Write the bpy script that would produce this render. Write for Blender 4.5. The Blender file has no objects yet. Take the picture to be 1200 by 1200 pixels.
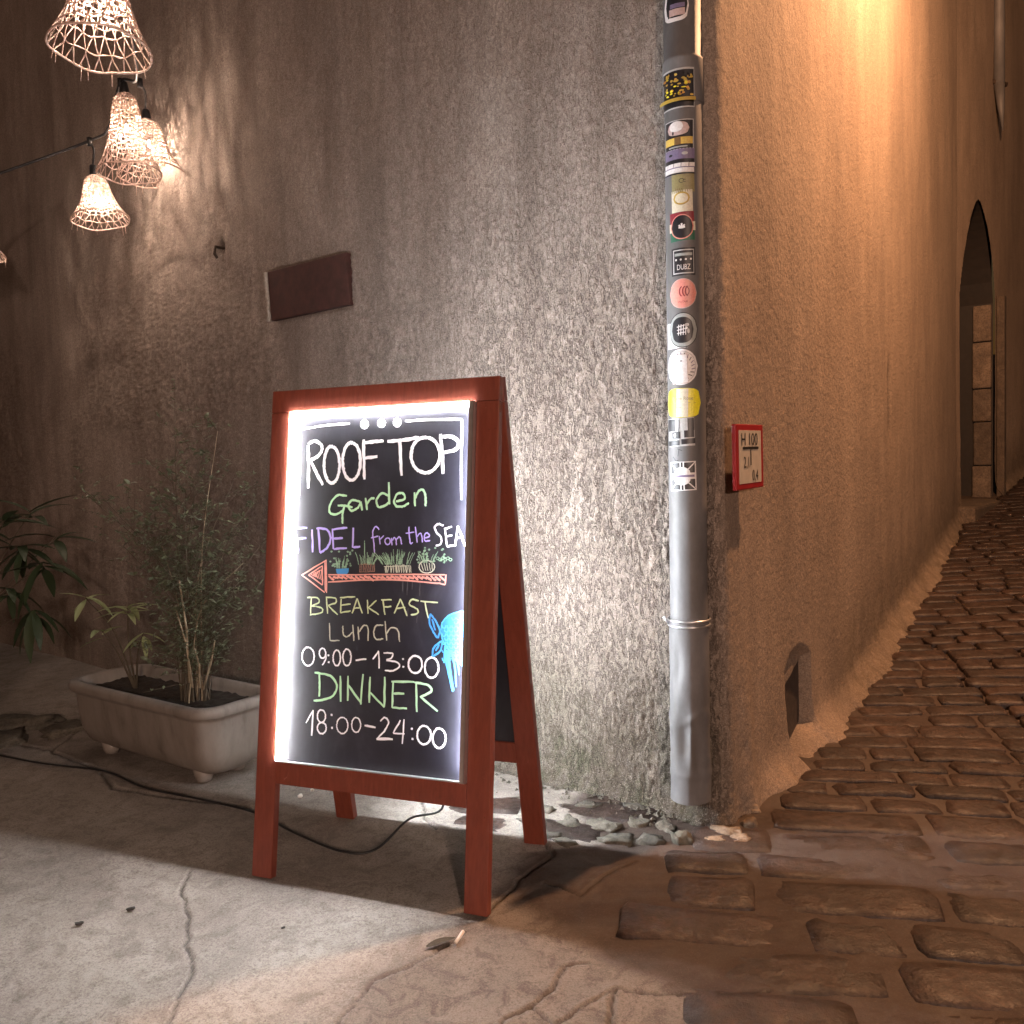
import bpy, bmesh, math, random
import numpy as np
from mathutils import Vector, Matrix
random.seed(7); rng = np.random.default_rng(7)
sc = bpy.context.scene
COL = sc.collection
PI = math.pi

# ------------------------------------------------------------------ camera
PITCH, ROLL, FPX, CAMH = -0.063, -0.0339, 1035.4, 1.004
F_ = np.array([0, math.cos(PITCH), math.sin(PITCH)]); U0 = np.array([0, -math.sin(PITCH), math.cos(PITCH)]); R0 = np.array([1.0, 0, 0])
R_ = R0*math.cos(ROLL)+U0*math.sin(ROLL); U_ = U0*math.cos(ROLL)-R0*math.sin(ROLL)
CAM = np.array([0, 0, CAMH])
cam_d = bpy.data.cameras.new("camera"); cam = bpy.data.objects.new("camera", cam_d); COL.objects.link(cam)
cam_d.sensor_width = 36; cam_d.lens = 36*FPX/1200; cam_d.clip_end = 400; cam_d.clip_start = 0.02
M4 = Matrix(((R_[0], U_[0], -F_[0], 0), (R_[1], U_[1], -F_[1], 0), (R_[2], U_[2], -F_[2], CAMH), (0, 0, 0, 1)))
cam.matrix_world = M4
sc.camera = cam
# ------------------------------------------------------------------ world: night sky, sun far below use
w = bpy.data.worlds.new("World"); sc.world = w; w.use_nodes = True
nt = w.node_tree; nt.nodes.clear()
sky = nt.nodes.new("ShaderNodeTexSky"); sky.sky_type = 'NISHITA'; sky.sun_disc = False
sky.sun_elevation = math.radians(1.5); sky.sun_rotation = math.radians(200)
bg = nt.nodes.new("ShaderNodeBackground"); bg.inputs[1].default_value = 0.03
wo = nt.nodes.new("ShaderNodeOutputWorld")
tint = nt.nodes.new("ShaderNodeMix"); tint.data_type = 'RGBA'; tint.blend_type = 'MULTIPLY'; tint.inputs[0].default_value = 1; tint.inputs[7].default_value = (1.0, .60, .42, 1)   # warm glow of the town on the night sky
nt.links.new(sky.outputs[0], tint.inputs[6]); nt.links.new(tint.outputs[2], bg.inputs[0]); nt.links.new(bg.outputs[0], wo.inputs[0])
sc.render.engine = 'CYCLES'
sc.view_settings.view_transform = 'Standard'; sc.view_settings.look = 'None'
sc.view_settings.exposure = 0.15; sc.view_settings.gamma = 1.0
try: sc.view_settings.use_curve_mapping = False
except Exception: pass
LED_FRONT, LED_BACK, BULB, ALLEY_W, FRONT_FILL_W = 370.0, 950.0, 4200.0, 690.0, 1100.0

# ------------------------------------------------------------------ geometry of the place
C0 = np.array([.553, 2.312, 0.0])                      # the corner of the house on the ground
DL = np.array([-.781, .624, 0]); DL /= np.linalg.norm(DL)   # along the left wall, away from the corner
NL = np.array([-DL[1], DL[0], 0])                      # towards the square
YA = .58
DA = np.array([math.sin(YA), math.cos(YA), 0]); NA = np.array([math.cos(YA), -math.sin(YA), 0])
YB = .716
DB = np.array([math.sin(YB), math.cos(YB), 0]); NB = np.array([math.cos(YB), -math.sin(YB), 0])
TD = 4.9; CB = C0+DA*TD
NL = NL if NL[1] < 0 else -NL

def gz(x, y):
    t = (np.asarray(x)-C0[0])*DA[0]+(np.asarray(y)-C0[1])*DA[1]
    return .093*np.maximum(t-1.1, 0)**1.13
def ray(x, y):
    d = F_*FPX+R_*(x-600)-U_*(y-600); return d/np.linalg.norm(d)
def on_plane(x, y, p0, n):
    d = ray(x, y); return CAM+d*(np.dot(np.array(p0)-CAM, n)/np.dot(d, n))
def on_ground(x, y, z=0.0):
    return on_plane(x, y, (0, 0, z), np.array([0, 0, 1.0]))
def at_depth(x, y, Y):
    d = ray(x, y); return CAM+d*(Y/d[1])

# ------------------------------------------------------------------ numpy noise
def _h(i, j, k):
    v = np.sin(i*127.1+j*311.7+k*74.7)*43758.5453; return v-np.floor(v)
def vnoise(x, y, k=0):
    xi = np.floor(x); yi = np.floor(y); fx = x-xi; fy = y-yi
    fx = fx*fx*(3-2*fx); fy = fy*fy*(3-2*fy)
    a = _h(xi, yi, k); b = _h(xi+1, yi, k); c = _h(xi, yi+1, k); d = _h(xi+1, yi+1, k)
    return (a*(1-fx)+b*fx)*(1-fy)+(c*(1-fx)+d*fx)*fy
def fbm(x, y, k=0, o=4, g=.5):
    s = 0; a = 1; n = 0
    for i in range(o): s = s+a*vnoise(x*2**i+i*17.3, y*2**i-i*9.1, k+i); n += a; a *= g
    return s/n
def sstep(a, b, x):
    t = np.clip((x-a)/(b-a), 0, 1); return t*t*(3-2*t)
def seg_dist(X, Y, pts):
    d = np.full(X.shape, 1e9)
    for (x0, y0), (x1, y1) in zip(pts[:-1], pts[1:]):
        vx, vy = x1-x0, y1-y0; L = vx*vx+vy*vy+1e-12
        t = np.clip(((X-x0)*vx+(Y-y0)*vy)/L, 0, 1)
        d = np.minimum(d, np.hypot(X-x0-t*vx, Y-y0-t*vy))
    return d

# ------------------------------------------------------------------ object helpers
def link(name, me, mats=None, parent=None, smooth=False):
    o = bpy.data.objects.new(name, me); COL.objects.link(o)
    if mats is not None:
        for m in (mats if isinstance(mats, (list, tuple)) else [mats]): me.materials.append(m)
    if parent is not None:
        o.parent = parent
        lo = Vector(parent_world(parent)); 
        me.transform(Matrix.Translation(-lo)); me.update()
    if smooth: me.polygons.foreach_set('use_smooth', [True]*len(me.polygons))
    return o
def parent_world(o):
    v = Vector((0, 0, 0))
    while o is not None: v += o.location; o = o.parent
    return v
def tag(o, label=None, cat=None, group=None, kind=None):
    if label: o['label'] = label
    if cat: o['category'] = cat
    if group: o['group'] = group
    if kind: o['kind'] = kind
    return o
def thing(name, loc, label, cat, group=None):
    o = bpy.data.objects.new(name, None); COL.objects.link(o); o.location = Vector([float(a) for a in loc]); o.empty_display_size = .1
    return tag(o, label, cat, group)
def pydata(name, v, f, mats=None, parent=None, smooth=False, midx=None):
    me = bpy.data.meshes.new(name); me.from_pydata([tuple(map(float, p)) for p in v], [], [tuple(int(i) for i in q) for q in f]); me.update()
    o = link(name, me, mats, parent, smooth)
    if midx is not None: me.polygons.foreach_set('material_index', midx)
    return o
def gridmesh(name, P, mask=None, mats=None, parent=None, attrs=None, smooth=True, kind=None):
    """P: (n,m,3) array of points; mask: (n-1,m-1) faces to keep"""
    n, m = P.shape[:2]
    idx = np.arange(n*m).reshape(n, m)
    q = np.stack([idx[:-1, :-1], idx[1:, :-1], idx[1:, 1:], idx[:-1, 1:]], -1)
    q = q[mask] if mask is not None else q.reshape(-1, 4)
    me = bpy.data.meshes.new(name)
    me.vertices.add(n*m); me.vertices.foreach_set('co', P.reshape(-1).astype(np.float32))
    me.loops.add(q.size); me.loops.foreach_set('vertex_index', q.reshape(-1).astype(np.int32))
    me.polygons.add(len(q)); me.polygons.foreach_set('loop_start', np.arange(0, q.size, 4, dtype=np.int32))
    me.update(calc_edges=True)
    for k, a in (attrs or {}).items():
        at = me.attributes.new(k, 'FLOAT', 'POINT'); at.data.foreach_set('value', a.reshape(-1).astype(np.float32))
    me.polygons.foreach_set('use_smooth', [smooth]*len(q))
    return link(name, me, mats, parent)
class MB:
    def __init__(s): s.v = []; s.f = []; s.m = []
    def add(s, v, f, mi=0):
        b = len(s.v); s.v += [tuple(map(float, p)) for p in v]; s.f += [tuple(i+b for i in q) for q in f]; s.m += [mi]*len(f)
    def tube(s, pts, r, n=8, mi=0, caps=True):
        pts = [np.array(p, float) for p in pts]; N = len(pts)
        rs = r if hasattr(r, '__len__') else [r]*N
        t0 = pts[1]-pts[0]; t0 /= np.linalg.norm(t0)
        a = np.cross(t0, [0, 0, 1.0]); 
        if np.linalg.norm(a) < .05: a = np.cross(t0, [1.0, 0, 0])
        a /= np.linalg.norm(a); V = []; F = []
        for i, p in enumerate(pts):
            t = pts[min(i+1, N-1)]-pts[max(i-1, 0)]; t = t/(np.linalg.norm(t)+1e-12)
            a = a-t*np.dot(a, t); a /= np.linalg.norm(a)+1e-12; b = np.cross(t, a)
            for k in range(n):
                th = 2*PI*k/n; V.append(p+(a*math.cos(th)+b*math.sin(th))*rs[i])
        for i in range(N-1):
            for k in range(n): F.append((i*n+k, i*n+(k+1) % n, (i+1)*n+(k+1) % n, (i+1)*n+k))
        if caps: F.append(tuple(range(n))[::-1]); F.append(tuple(range((N-1)*n, N*n)))
        s.add(V, F, mi)
    def box(s, o, ax, ay, az, mi=0):
        o, ax, ay, az = [np.array(q, float) for q in (o, ax, ay, az)]
        V = [o, o+ax, o+ax+ay, o+ay, o+az, o+ax+az, o+ax+ay+az, o+ay+az]
        F = [(0, 3, 2, 1), (4, 5, 6, 7), (0, 1, 5, 4), (1, 2, 6, 5), (2, 3, 7, 6), (3, 0, 4, 7)]
        if np.dot(np.cross(ax, ay), az) < 0: F = [q[::-1] for q in F]
        s.add(V, F, mi)
    def build(s, name, mats=None, parent=None, smooth=False, bevel=0, seg=2):
        o = pydata(name, s.v, s.f, None, None, False)
        me = o.data
        for m in (mats if isinstance(mats, (list, tuple)) else [mats]): me.materials.append(m)
        me.polygons.foreach_set('material_index', s.m)
        if bevel:
            bm = bmesh.new(); bm.from_mesh(me)
            bmesh.ops.bevel(bm, geom=bm.edges[:], offset=bevel, segments=seg, affect='EDGES', profile=.6)
            bm.to_mesh(me); bm.free()
        if parent is not None:
            o.parent = parent; me.transform(Matrix.Translation(-parent_world(parent)))
        if smooth: me.polygons.foreach_set('use_smooth', [True]*len(me.polygons))
        me.update(); return o

# ------------------------------------------------------------------ materials
def mat(name):
    m = bpy.data.materials.new(name); m.use_nodes = True; n = m.node_tree; n.nodes.clear()
    out = n.nodes.new('ShaderNodeOutputMaterial'); b = n.nodes.new('ShaderNodeBsdfPrincipled')
    n.links.new(b.outputs[0], out.inputs[0]); return m, n, b, out
def nn(n, t, **k):
    a = n.nodes.new(t)
    for x, y in k.items():
        if x.startswith('i_'): a.inputs[x[2:]].default_value = y
        else: setattr(a, x, y)
    return a
def coords(n, scale=(1, 1, 1), obj=True, rot=(0, 0, 0)):
    tc = nn(n, 'ShaderNodeNewGeometry'); mp = nn(n, 'ShaderNodeMapping'); mp.inputs['Scale'].default_value = scale; mp.inputs['Rotation'].default_value = rot
    n.links.new(tc.outputs['Position'], mp.inputs[0]); return mp.outputs[0]
def noise(n, vec, s, d=4, r=.6, dist=0):
    a = nn(n, 'ShaderNodeTexNoise'); a.inputs['Scale'].default_value = s; a.inputs['Detail'].default_value = d; a.inputs['Roughness'].default_value = r; a.inputs['Distortion'].default_value = dist
    n.links.new(vec, a.inputs['Vector']); return a.outputs[0]
def ramp(n, fac, stops, interp='LINEAR'):
    r = nn(n, 'ShaderNodeValToRGB'); e = r.color_ramp.elements; r.color_ramp.interpolation = interp
    while len(e) < len(stops): e.new(.5)
    for q, (p, c) in zip(e, stops): q.position = p; q.color = (c, c, c, 1) if not hasattr(c, '__len__') else (*c, 1)
    n.links.new(fac, r.inputs[0]); return r.outputs[0]
def mix(n, fac, a, b, mode='MIX'):
    m = nn(n, 'ShaderNodeMix', data_type='RGBA', blend_type=mode)
    for k, v in ((0, fac), (6, a), (7, b)):
        if isinstance(v, (int, float)): m.inputs[k].default_value = v
        elif isinstance(v, tuple): m.inputs[k].default_value = (*v, 1) if len(v) == 3 else v
        else: n.links.new(v, m.inputs[k])
    return m.outputs[2]
def bump(n, b, h, strength=.5, dist=.005, prev=None):
    a = nn(n, 'ShaderNodeBump'); a.inputs['Strength'].default_value = strength; a.inputs['Distance'].default_value = dist
    n.links.new(h, a.inputs['Height'])
    if prev is not None: n.links.new(prev, a.inputs['Normal'])
    n.links.new(a.outputs[0], b.inputs['Normal']); return a.outputs[0]
def simple(name, col, rough=.6, metal=0, var=.25, scale=30, bmp=.15, spec=.5, coat=0):
    m, n, b, o = mat(name); v = coords(n); x = noise(n, v, scale, 5)
    c = mix(n, ramp(n, x, [(.3, 0.0), (.7, 1.0)]), tuple(q*(1-var) for q in col), tuple(min(1, q*(1+var)) for q in col))
    n.links.new(c, b.inputs['Base Color']); b.inputs['Roughness'].default_value = rough; b.inputs['Metallic'].default_value = metal
    b.inputs['Specular IOR Level'].default_value = spec
    if coat: b.inputs['Coat Weight'].default_value = coat
    if bmp: bump(n, b, noise(n, v, scale*5, 4), bmp, .002)
    return m
def emis(name, col, s):
    m, n, b, o = mat(name); b.inputs['Base Color'].default_value = (.8, .8, .8, 1)
    b.inputs['Emission Color'].default_value = (*col, 1); b.inputs['Emission Strength'].default_value = s; return m
def attr(n, name):
    a = nn(n, 'ShaderNodeAttribute'); a.attribute_name = name; return a.outputs['Fac']

def make_wall_mat():
    m, n, b, o = mat('roughcast_render')
    vv = coords(n, (1, 1, .42)); v = coords(n); side = attr(n, 'alley'); low = attr(n, 'low'); pit_shade = attr(n, 'pit_shade')
    big = noise(n, vv, 1.4, 5, .62, .4); mid = noise(n, vv, 9, 5, .65); fine = noise(n, v, 120, 4, .7)
    c1 = ramp(n, big, [(.30, (.20, .158, .134)), (.45, (.32, .262, .225)), (.62, (.43, .362, .315)), (.78, (.52, .455, .405))])
    c2 = ramp(n, mid, [(.25, (.22, .176, .150)), (.5, (.37, .31, .268)), (.8, (.51, .45, .398))])
    left = mix(n, .45, c1, c2)
    # alley side: smoother sand plaster, ochre
    a1 = ramp(n, big, [(.28, (.25, .18, .13)), (.5, (.37, .275, .205)), (.75, (.47, .36, .275))])
    a2 = ramp(n, mid, [(.25, (.24, .175, .13)), (.75, (.45, .34, .26))])
    al = mix(n, .4, a1, a2)
    c = mix(n, side, left, al)
    c = mix(n, ramp(n, fine, [(.35, .45), (.62, 0.0)]), c, (.09, .07, .055))
    # grime and moss near the foot of the wall
    edge = nn(n, 'ShaderNodeMath', operation='MULTIPLY'); n.links.new(low, edge.inputs[0]); n.links.new(ramp(n, noise(n, v, 14, 6, .75), [(.3, .25), (.6, 1.0)]), edge.inputs[1])
    moss = mix(n, side, (.058, .062, .034), (.085, .062, .036))
    c = mix(n, edge.outputs[0], c, moss)
    c = mix(n, ramp(n, pit_shade, [(0, 0.0), (1, .85)]), c, (.045, .036, .028))  # shade of pits, gash, hole and vent recess painted into the colour
    # roughcast fissures, their relief shadow painted dark into the colour
    nf = noise(n, coords(n, (1, 1, .36)), 62, 3, .62, .7); fis = nn(n, 'ShaderNodeMath', operation='SUBTRACT'); n.links.new(nf, fis.inputs[0]); fis.inputs[1].default_value = .47
    fa = nn(n, 'ShaderNodeMath', operation='ABSOLUTE'); n.links.new(fis.outputs[0], fa.inputs[0]); fr = ramp(n, fa.outputs[0], [(0, 1.0), (.030, .55), (.06, 0.0)])
    fs = nn(n, 'ShaderNodeMath', operation='MULTIPLY'); n.links.new(fr, fs.inputs[0]); nm = nn(n, 'ShaderNodeMath', operation='MULTIPLY'); n.links.new(ramp(n, side, [(0, .66), (1, .10)]), nm.inputs[0]); n.links.new(attr(n, 'coarse'), nm.inputs[1]); n.links.new(nm.outputs[0], fs.inputs[1])
    c = mix(n, fs.outputs[0], c, (.05, .040, .033))
    # run-down stains, with the lamps' vertical streak shadows painted in too
    st = ramp(n, noise(n, coords(n, (3.2, 3.2, .22)), 2.4, 5, .7), [(.46, 0.0), (.68, .55)])
    sm = nn(n, 'ShaderNodeMath', operation='MULTIPLY'); n.links.new(st, sm.inputs[0]); n.links.new(ramp(n, side, [(0, .9), (1, .35)]), sm.inputs[1]); st = sm.outputs[0]
    c = mix(n, st, c, (.12, .094, .076))
    c = mix(n, ramp(n, noise(n, coords(n, (1.6, 1.6, .30)), 1.9, 6, .68, .5), [(.38, .30), (.56, 0.0)]), c, (.14, .108, .09))
    sand = noise(n, v, 310, 2, .6)
    c = mix(n, ramp(n, sand, [(.36, .38), (.5, 0.0)]), c, (.07, .05, .04)); c = mix(n, ramp(n, sand, [(.56, 0.0), (.68, .30)]), c, (.55, .48, .41))
    n.links.new(c, b.inputs['Base Color']); b.inputs['Roughness'].default_value = .93; b.inputs['Specular IOR Level'].default_value = .18
    hmix = mix(n, side, noise(n, coords(n, (1, 1, .55)), 120, 5, .74), noise(n, v, 70, 6, .7))
    p = bump(n, b, hmix, .9, .007); pf = bump(n, b, fs.outputs[0], 1.0, -.006, p); p = pf
    bump(n, b, noise(n, v, 330, 3, .7), .55, .002, p)
    return m
M_WALL = make_wall_mat()

def make_ground_mat():
    m, n, b, o = mat('worn_concrete')
    v = coords(n); conc = attr(n, 'conc'); crack = attr(n, 'crack')
    big = noise(n, v, 2.2, 6, .62, .5); mid = noise(n, v, 11, 6, .7); fine = noise(n, v, 150, 4, .75)
    c1 = ramp(n, big, [(.3, (.20, .172, .148)), (.5, (.31, .274, .240)), (.72, (.40, .360, .318))])
    c2 = ramp(n, mid, [(.3, (.21, .182, .158)), (.7, (.40, .358, .318))])
    cc = mix(n, .5, c1, c2)
    s1 = ramp(n, big, [(.3, (.024, .014, .011)), (.5, (.046, .029, .022)), (.75, (.095, .066, .052))])
    s2 = ramp(n, mid, [(.3, (.022, .013, .010)), (.7, (.070, .045, .034))])
    ss = mix(n, .5, s1, s2)
    c = mix(n, conc, ss, cc)
    sp = ramp(n, fine, [(.36, .5), (.5, 0.0)]); c = mix(n, sp, c, (.075, .06, .05))
    mot = noise(n, v, 17, 6, .78, .8); mm = nn(n, 'ShaderNodeMath', operation='MULTIPLY'); n.links.new(ramp(n, mot, [(.40, .75), (.52, 0.0)]), mm.inputs[0]); n.links.new(ramp(n, conc, [(0, 1.0), (1, .42)]), mm.inputs[1]); c = mix(n, mm.outputs[0], c, (.040, .026, .020))
    blot = ramp(n, noise(n, v, 5.5, 5, .7, 1.0), [(.58, 0.0), (.70, .45)]); c = mix(n, blot, c, (.105, .085, .07))
    c = mix(n, ramp(n, noise(n, v, 1.3, 6, .7, 1.2), [(.46, 0.0), (.60, .35)]), c, (.12, .098, .082))
    sand = noise(n, v, 320, 2, .6); c = mix(n, ramp(n, sand, [(.57, 0.0), (.70, .30)]), c, mix(n, conc, (.16, .11, .08), (.50, .44, .38))); c = mix(n, ramp(n, sand, [(.34, .35), (.46, 0.0)]), c, (.05, .036, .028))
    c = mix(n, crack, c, (.03, .024, .02))
    n.links.new(c, b.inputs['Base Color'])
    n.links.new(ramp(n, mid, [(.3, .55), (.7, .9)]), b.inputs['Roughness']); b.inputs['Specular IOR Level'].default_value = .3
    p = bump(n, b, noise(n, v, 60, 6, .7), .35, .004); bump(n, b, noise(n, v, 260, 3, .7), .35, .0015, p)
    return m
M_GROUND = make_ground_mat()

def make_stone_mat(name, cols, rough=(.38, .75), info=True):
    m, n, b, o = mat(name); v = coords(n)
    oi = nn(n, 'ShaderNodeObjectInfo')
    mid = noise(n, v, 9, 6, .7, .6); fine = noise(n, v, 90, 4, .7)
    c = ramp(n, mid, [(.28, cols[0]), (.5, cols[1]), (.74, cols[2])])
    if info:
        h = nn(n, 'ShaderNodeHueSaturation'); n.links.new(c, h.inputs['Color'])
        n.links.new(ramp(n, oi.outputs['Random'], [(0, .70), (1, 1.25)]), h.inputs['Value']); c = h.outputs[0]
    c = mix(n, ramp(n, fine, [(.38, .5), (.55, 0.0)]), c, tuple(q*.4 for q in cols[0]))
    n.links.new(c, b.inputs['Base Color'])
    n.links.new(ramp(n, noise(n, v, 22, 5, .7), [(.3, rough[0]), (.62, rough[1])]), b.inputs['Roughness'])
    p = bump(n, b, noise(n, v, 28, 5, .65), .7, .009); bump(n, b, noise(n, v, 160, 4, .7), .5, .003, p)
    return m
M_PAVER = make_stone_mat('worn_paving_stone', [(.014, .0075, .0055), (.034, .018, .0125), (.080, .046, .033)], (.34, .72))
M_RUBBLE = make_stone_mat('rubble_stone', [(.045, .040, .030), (.10, .088, .068), (.19, .168, .135)], (.7, .95))
M_MORTARST = make_stone_mat('ochre_footing_stone', [(.13, .09, .06), (.22, .16, .11), (.32, .24, .17)], (.75, .95))
M_JAMB = make_stone_mat('door_jamb_stone', [(.06, .043, .031), (.115, .083, .060), (.19, .14, .10)], (.7, .95))

M_RED = None
def make_red():
    m, n, b, o = mat('red_stained_wood'); v = coords(n, (1, 1, 1))
    gr = noise(n, coords(n, (14, 14, 1.2)), 9, 5, .6, .3); x = noise(n, v, 6, 4)
    c = mix(n, ramp(n, gr, [(.3, 0.0), (.7, 1.0)]), (.135, .030, .018), (.20, .050, .028))
    c = mix(n, ramp(n, x, [(.4, 0.0), (.75, .35)]), c, (.20, .035, .018))
    c = mix(n, ramp(n, noise(n, v, 140, 2, .5), [(.70, 0.0), (.76, .6)]), c, (.08, .02, .012))
    c = mix(n, ramp(n, noise(n, v, 38, 6, .85, 1.5), [(.63, 0.0), (.70, .55)]), c, (.36, .15, .10)); c = mix(n, ramp(n, noise(n, coords(n, (1, 1, .25)), 24, 5, .8), [(.60, 0.0), (.72, .6)]), c, (.085, .022, .016))
    n.links.new(c, b.inputs['Base Color']); b.inputs['Roughness'].default_value = .48
    bump(n, b, gr, .12, .002); return m
M_RED = make_red()
def make_board():
    m, n, b, o = mat('blackboard_face'); v = coords(n)
    x = noise(n, coords(n, (1.5, 1.5, .7)), 7, 6, .7, .4)
    c = ramp(n, x, [(.3, (.010, .010, .014)), (.55, (.018, .018, .026)), (.8, (.040, .038, .052))])
    n.links.new(c, b.inputs['Base Color'])
    n.links.new(ramp(n, noise(n, v, 20, 4), [(.3, .34), (.7, .5)]), b.inputs['Roughness']); b.inputs['Specular IOR Level'].default_value = .55
    bump(n, b, noise(n, v, 400, 2), .08, .0006); return m
M_BOARD = make_board()
def chalk(name, col, cover=.62):
    m, n, b, o = mat(name); v = coords(n)
    x = noise(n, v, 420, 3, .7); y = noise(n, v, 60, 3, .6)
    s = nn(n, 'ShaderNodeMath', operation='ADD'); n.links.new(x, s.inputs[0]); n.links.new(y, s.inputs[1])
    r = ramp(n, s.outputs[0], [(cover-.12, 0.0), (cover+.25, 1.0)])
    c = mix(n, r, tuple(q*.22+.012 for q in col), col)
    n.links.new(c, b.inputs['Base Color']); b.inputs['Roughness'].default_value = .85; b.inputs['Specular IOR Level'].default_value = .2
    return m
CH = {k: chalk('chalk_'+k, c, cv) for k, c, cv in [('white', (.92, .93, .96), .45), ('green', (.50, .82, .52), .5), ('lime', (.62, .72, .42), .62), ('cream', (.60, .62, .50), .66),
      ('lilac', (.50, .42, .90), .5), ('salmon', (.80, .36, .30), .62), ('blue', (.07, .30, .66), .5), ('skyblue', (.035, .17, .36), .5), ('leaf', (.30, .48, .32), .8), ('brown', (.30, .17, .13), .75), ('grey', (.36, .36, .36), .85)]}
M_ALU = simple('brushed_aluminium', (.62, .62, .64), .35, .85, .08, 60, .05)
M_LEDF = emis('led_diffuser_front', (.97, .95, .95), LED_FRONT); M_LEDB = emis('led_diffuser_back', (.90, .95, 1.0), LED_BACK)
M_LEDFD = emis('led_diffuser_front_dim', (.92, .93, 1.0), LED_FRONT*.45); M_LEDBD = emis('led_diffuser_back_dim', (.90, .95, 1.0), LED_BACK*.08); M_LEDBT = emis('led_diffuser_back_top', (.90, .95, 1.0), LED_BACK*.30)
M_BLACKP = simple('black_cable_rubber', (.012, .012, .013), .55, 0, .2, 40, .05)
M_GALV = None
def make_galv():
    m, n, b, o = mat('grey_painted_downpipe'); v = coords(n, (1, 1, .5)); x = noise(n, v, 10, 6, .7); d = noise(n, coords(n, (1, 1, .2)), 30, 5, .7)
    c = ramp(n, x, [(.3, (.085, .081, .081)), (.55, (.125, .120, .122)), (.8, (.18, .172, .172))])
    c = mix(n, ramp(n, d, [(.55, 0.0), (.75, .5)]), c, (.10, .085, .07))
    n.links.new(c, b.inputs['Base Color']); b.inputs['Roughness'].default_value = .58; b.inputs['Metallic'].default_value = 0
    bump(n, b, noise(n, v, 9, 4), .25, .006); return m
M_GALV = make_galv()
M_BRICK = simple('fired_clay', (.042, .013, .0095), .9, 0, .35, 25, .4)
M_CLAYEDGE = simple('pale_mortar', (.30, .27, .235), .9, 0, .3, 60, .5)
M_RUST = simple('rusty_iron', (.05, .032, .022), .8, .3, .4, 60, .5)
M_PLANTER = None
def make_planter():
    m, n, b, o = mat('off_white_plastic'); v = coords(n); x = noise(n, coords(n, (1, 1, .35)), 12, 6, .7)
    c = ramp(n, x, [(.25, (.11, .092, .077)), (.45, (.20, .178, .158)), (.8, (.28, .255, .228))])
    n.links.new(c, b.inputs['Base Color']); b.inputs['Roughness'].default_value = .55
    bump(n, b, noise(n, v, 30, 4), .08, .003); return m
M_PLANTER = make_planter()
M_SOIL = simple('potting_soil', (.022, .015, .010), .95, 0, .5, 70, 1.0)
def leafm(name, col, tr=.25):
    m, n, b, o = mat(name); oi = nn(n, 'ShaderNodeNewGeometry')
    c = mix(n, oi.outputs['Random Per Island'], tuple(q*.6 for q in col), tuple(q*1.5 for q in col))
    n.links.new(c, b.inputs['Base Color']); b.inputs['Roughness'].default_value = .5
    b.inputs['Transmission Weight'].default_value = 0
    t = nn(n, 'ShaderNodeBsdfTranslucent'); n.links.new(c, t.inputs[0]); ms = nn(n, 'ShaderNodeMixShader'); ms.inputs[0].default_value = tr
    n.links.new(b.outputs[0], ms.inputs[1]); n.links.new(t.outputs[0], ms.inputs[2]); n.links.new(ms.outputs[0], o.inputs[0]); return m
M_LEAF = leafm('small_grey_green_leaf', (.115, .135, .082)); M_LEAFD = leafm('dark_glossy_leaf', (.035, .055, .026)); M_LEAFL = leafm('pale_green_leaf', (.30, .36, .18))
M_STEM = simple('pale_stem', (.26, .21, .14), .8, 0, .3, 60, .2); M_STEMD = simple('brown_stem', (.075, .06, .04), .8, 0, .3, 60, .2)
def make_rattan():
    m, n, b, o = mat('woven_rattan'); v = coords(n); x = noise(n, v, 90, 4)
    c = ramp(n, x, [(.3, (.36, .24, .19)), (.7, (.62, .48, .41))]); n.links.new(c, b.inputs['Base Color']); b.inputs['Roughness'].default_value = .7
    t = nn(n, 'ShaderNodeBsdfTranslucent'); n.links.new(c, t.inputs[0]); ms = nn(n, 'ShaderNodeMixShader'); ms.inputs[0].default_value = .35
    n.links.new(b.outputs[0], ms.inputs[1]); n.links.new(t.outputs[0], ms.inputs[2]); n.links.new(ms.outputs[0], o.inputs[0]); return m
M_RATTAN = make_rattan()
M_BULB = emis('warm_bulb_glass', (1.0, .74, .58), BULB)
M_SIGNRED = simple('red_enamel', (.28, .018, .022), .35, 0, .15, 20, .05); M_SIGNW = simple('cream_enamel', (.46, .40, .33), .4, 0, .12, 30, .05)
M_INK = simple('black_ink', (.014, .012, .012), .5, 0, .1, 30, 0)
M_WOODSHADE = simple('door_wood_and_shade', (.012, .008, .006), .7, 0, .3, 20, .3)
def flat(name, col, rough=.42): return simple(name, col, rough, 0, .14, 220, 0)
INK = {k: flat('print_'+k, c) for k, c in dict(black=(.014, .013, .016), white=(.66, .64, .64), cream=(.58, .54, .42), olive=(.24, .21, .10), yellow=(.78, .72, .03), ochre=(.55, .38, .08), mustard=(.42, .29, .05),
        salmon=(.62, .24, .20), red=(.20, .02, .03), green=(.02, .10, .06), grey=(.28, .30, .29), pink=(.46, .34, .32), violet=(.16, .13, .22), silver=(.40, .40, .40), brown=(.17, .10, .04), orange=(.60, .30, .06)).items()}

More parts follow.
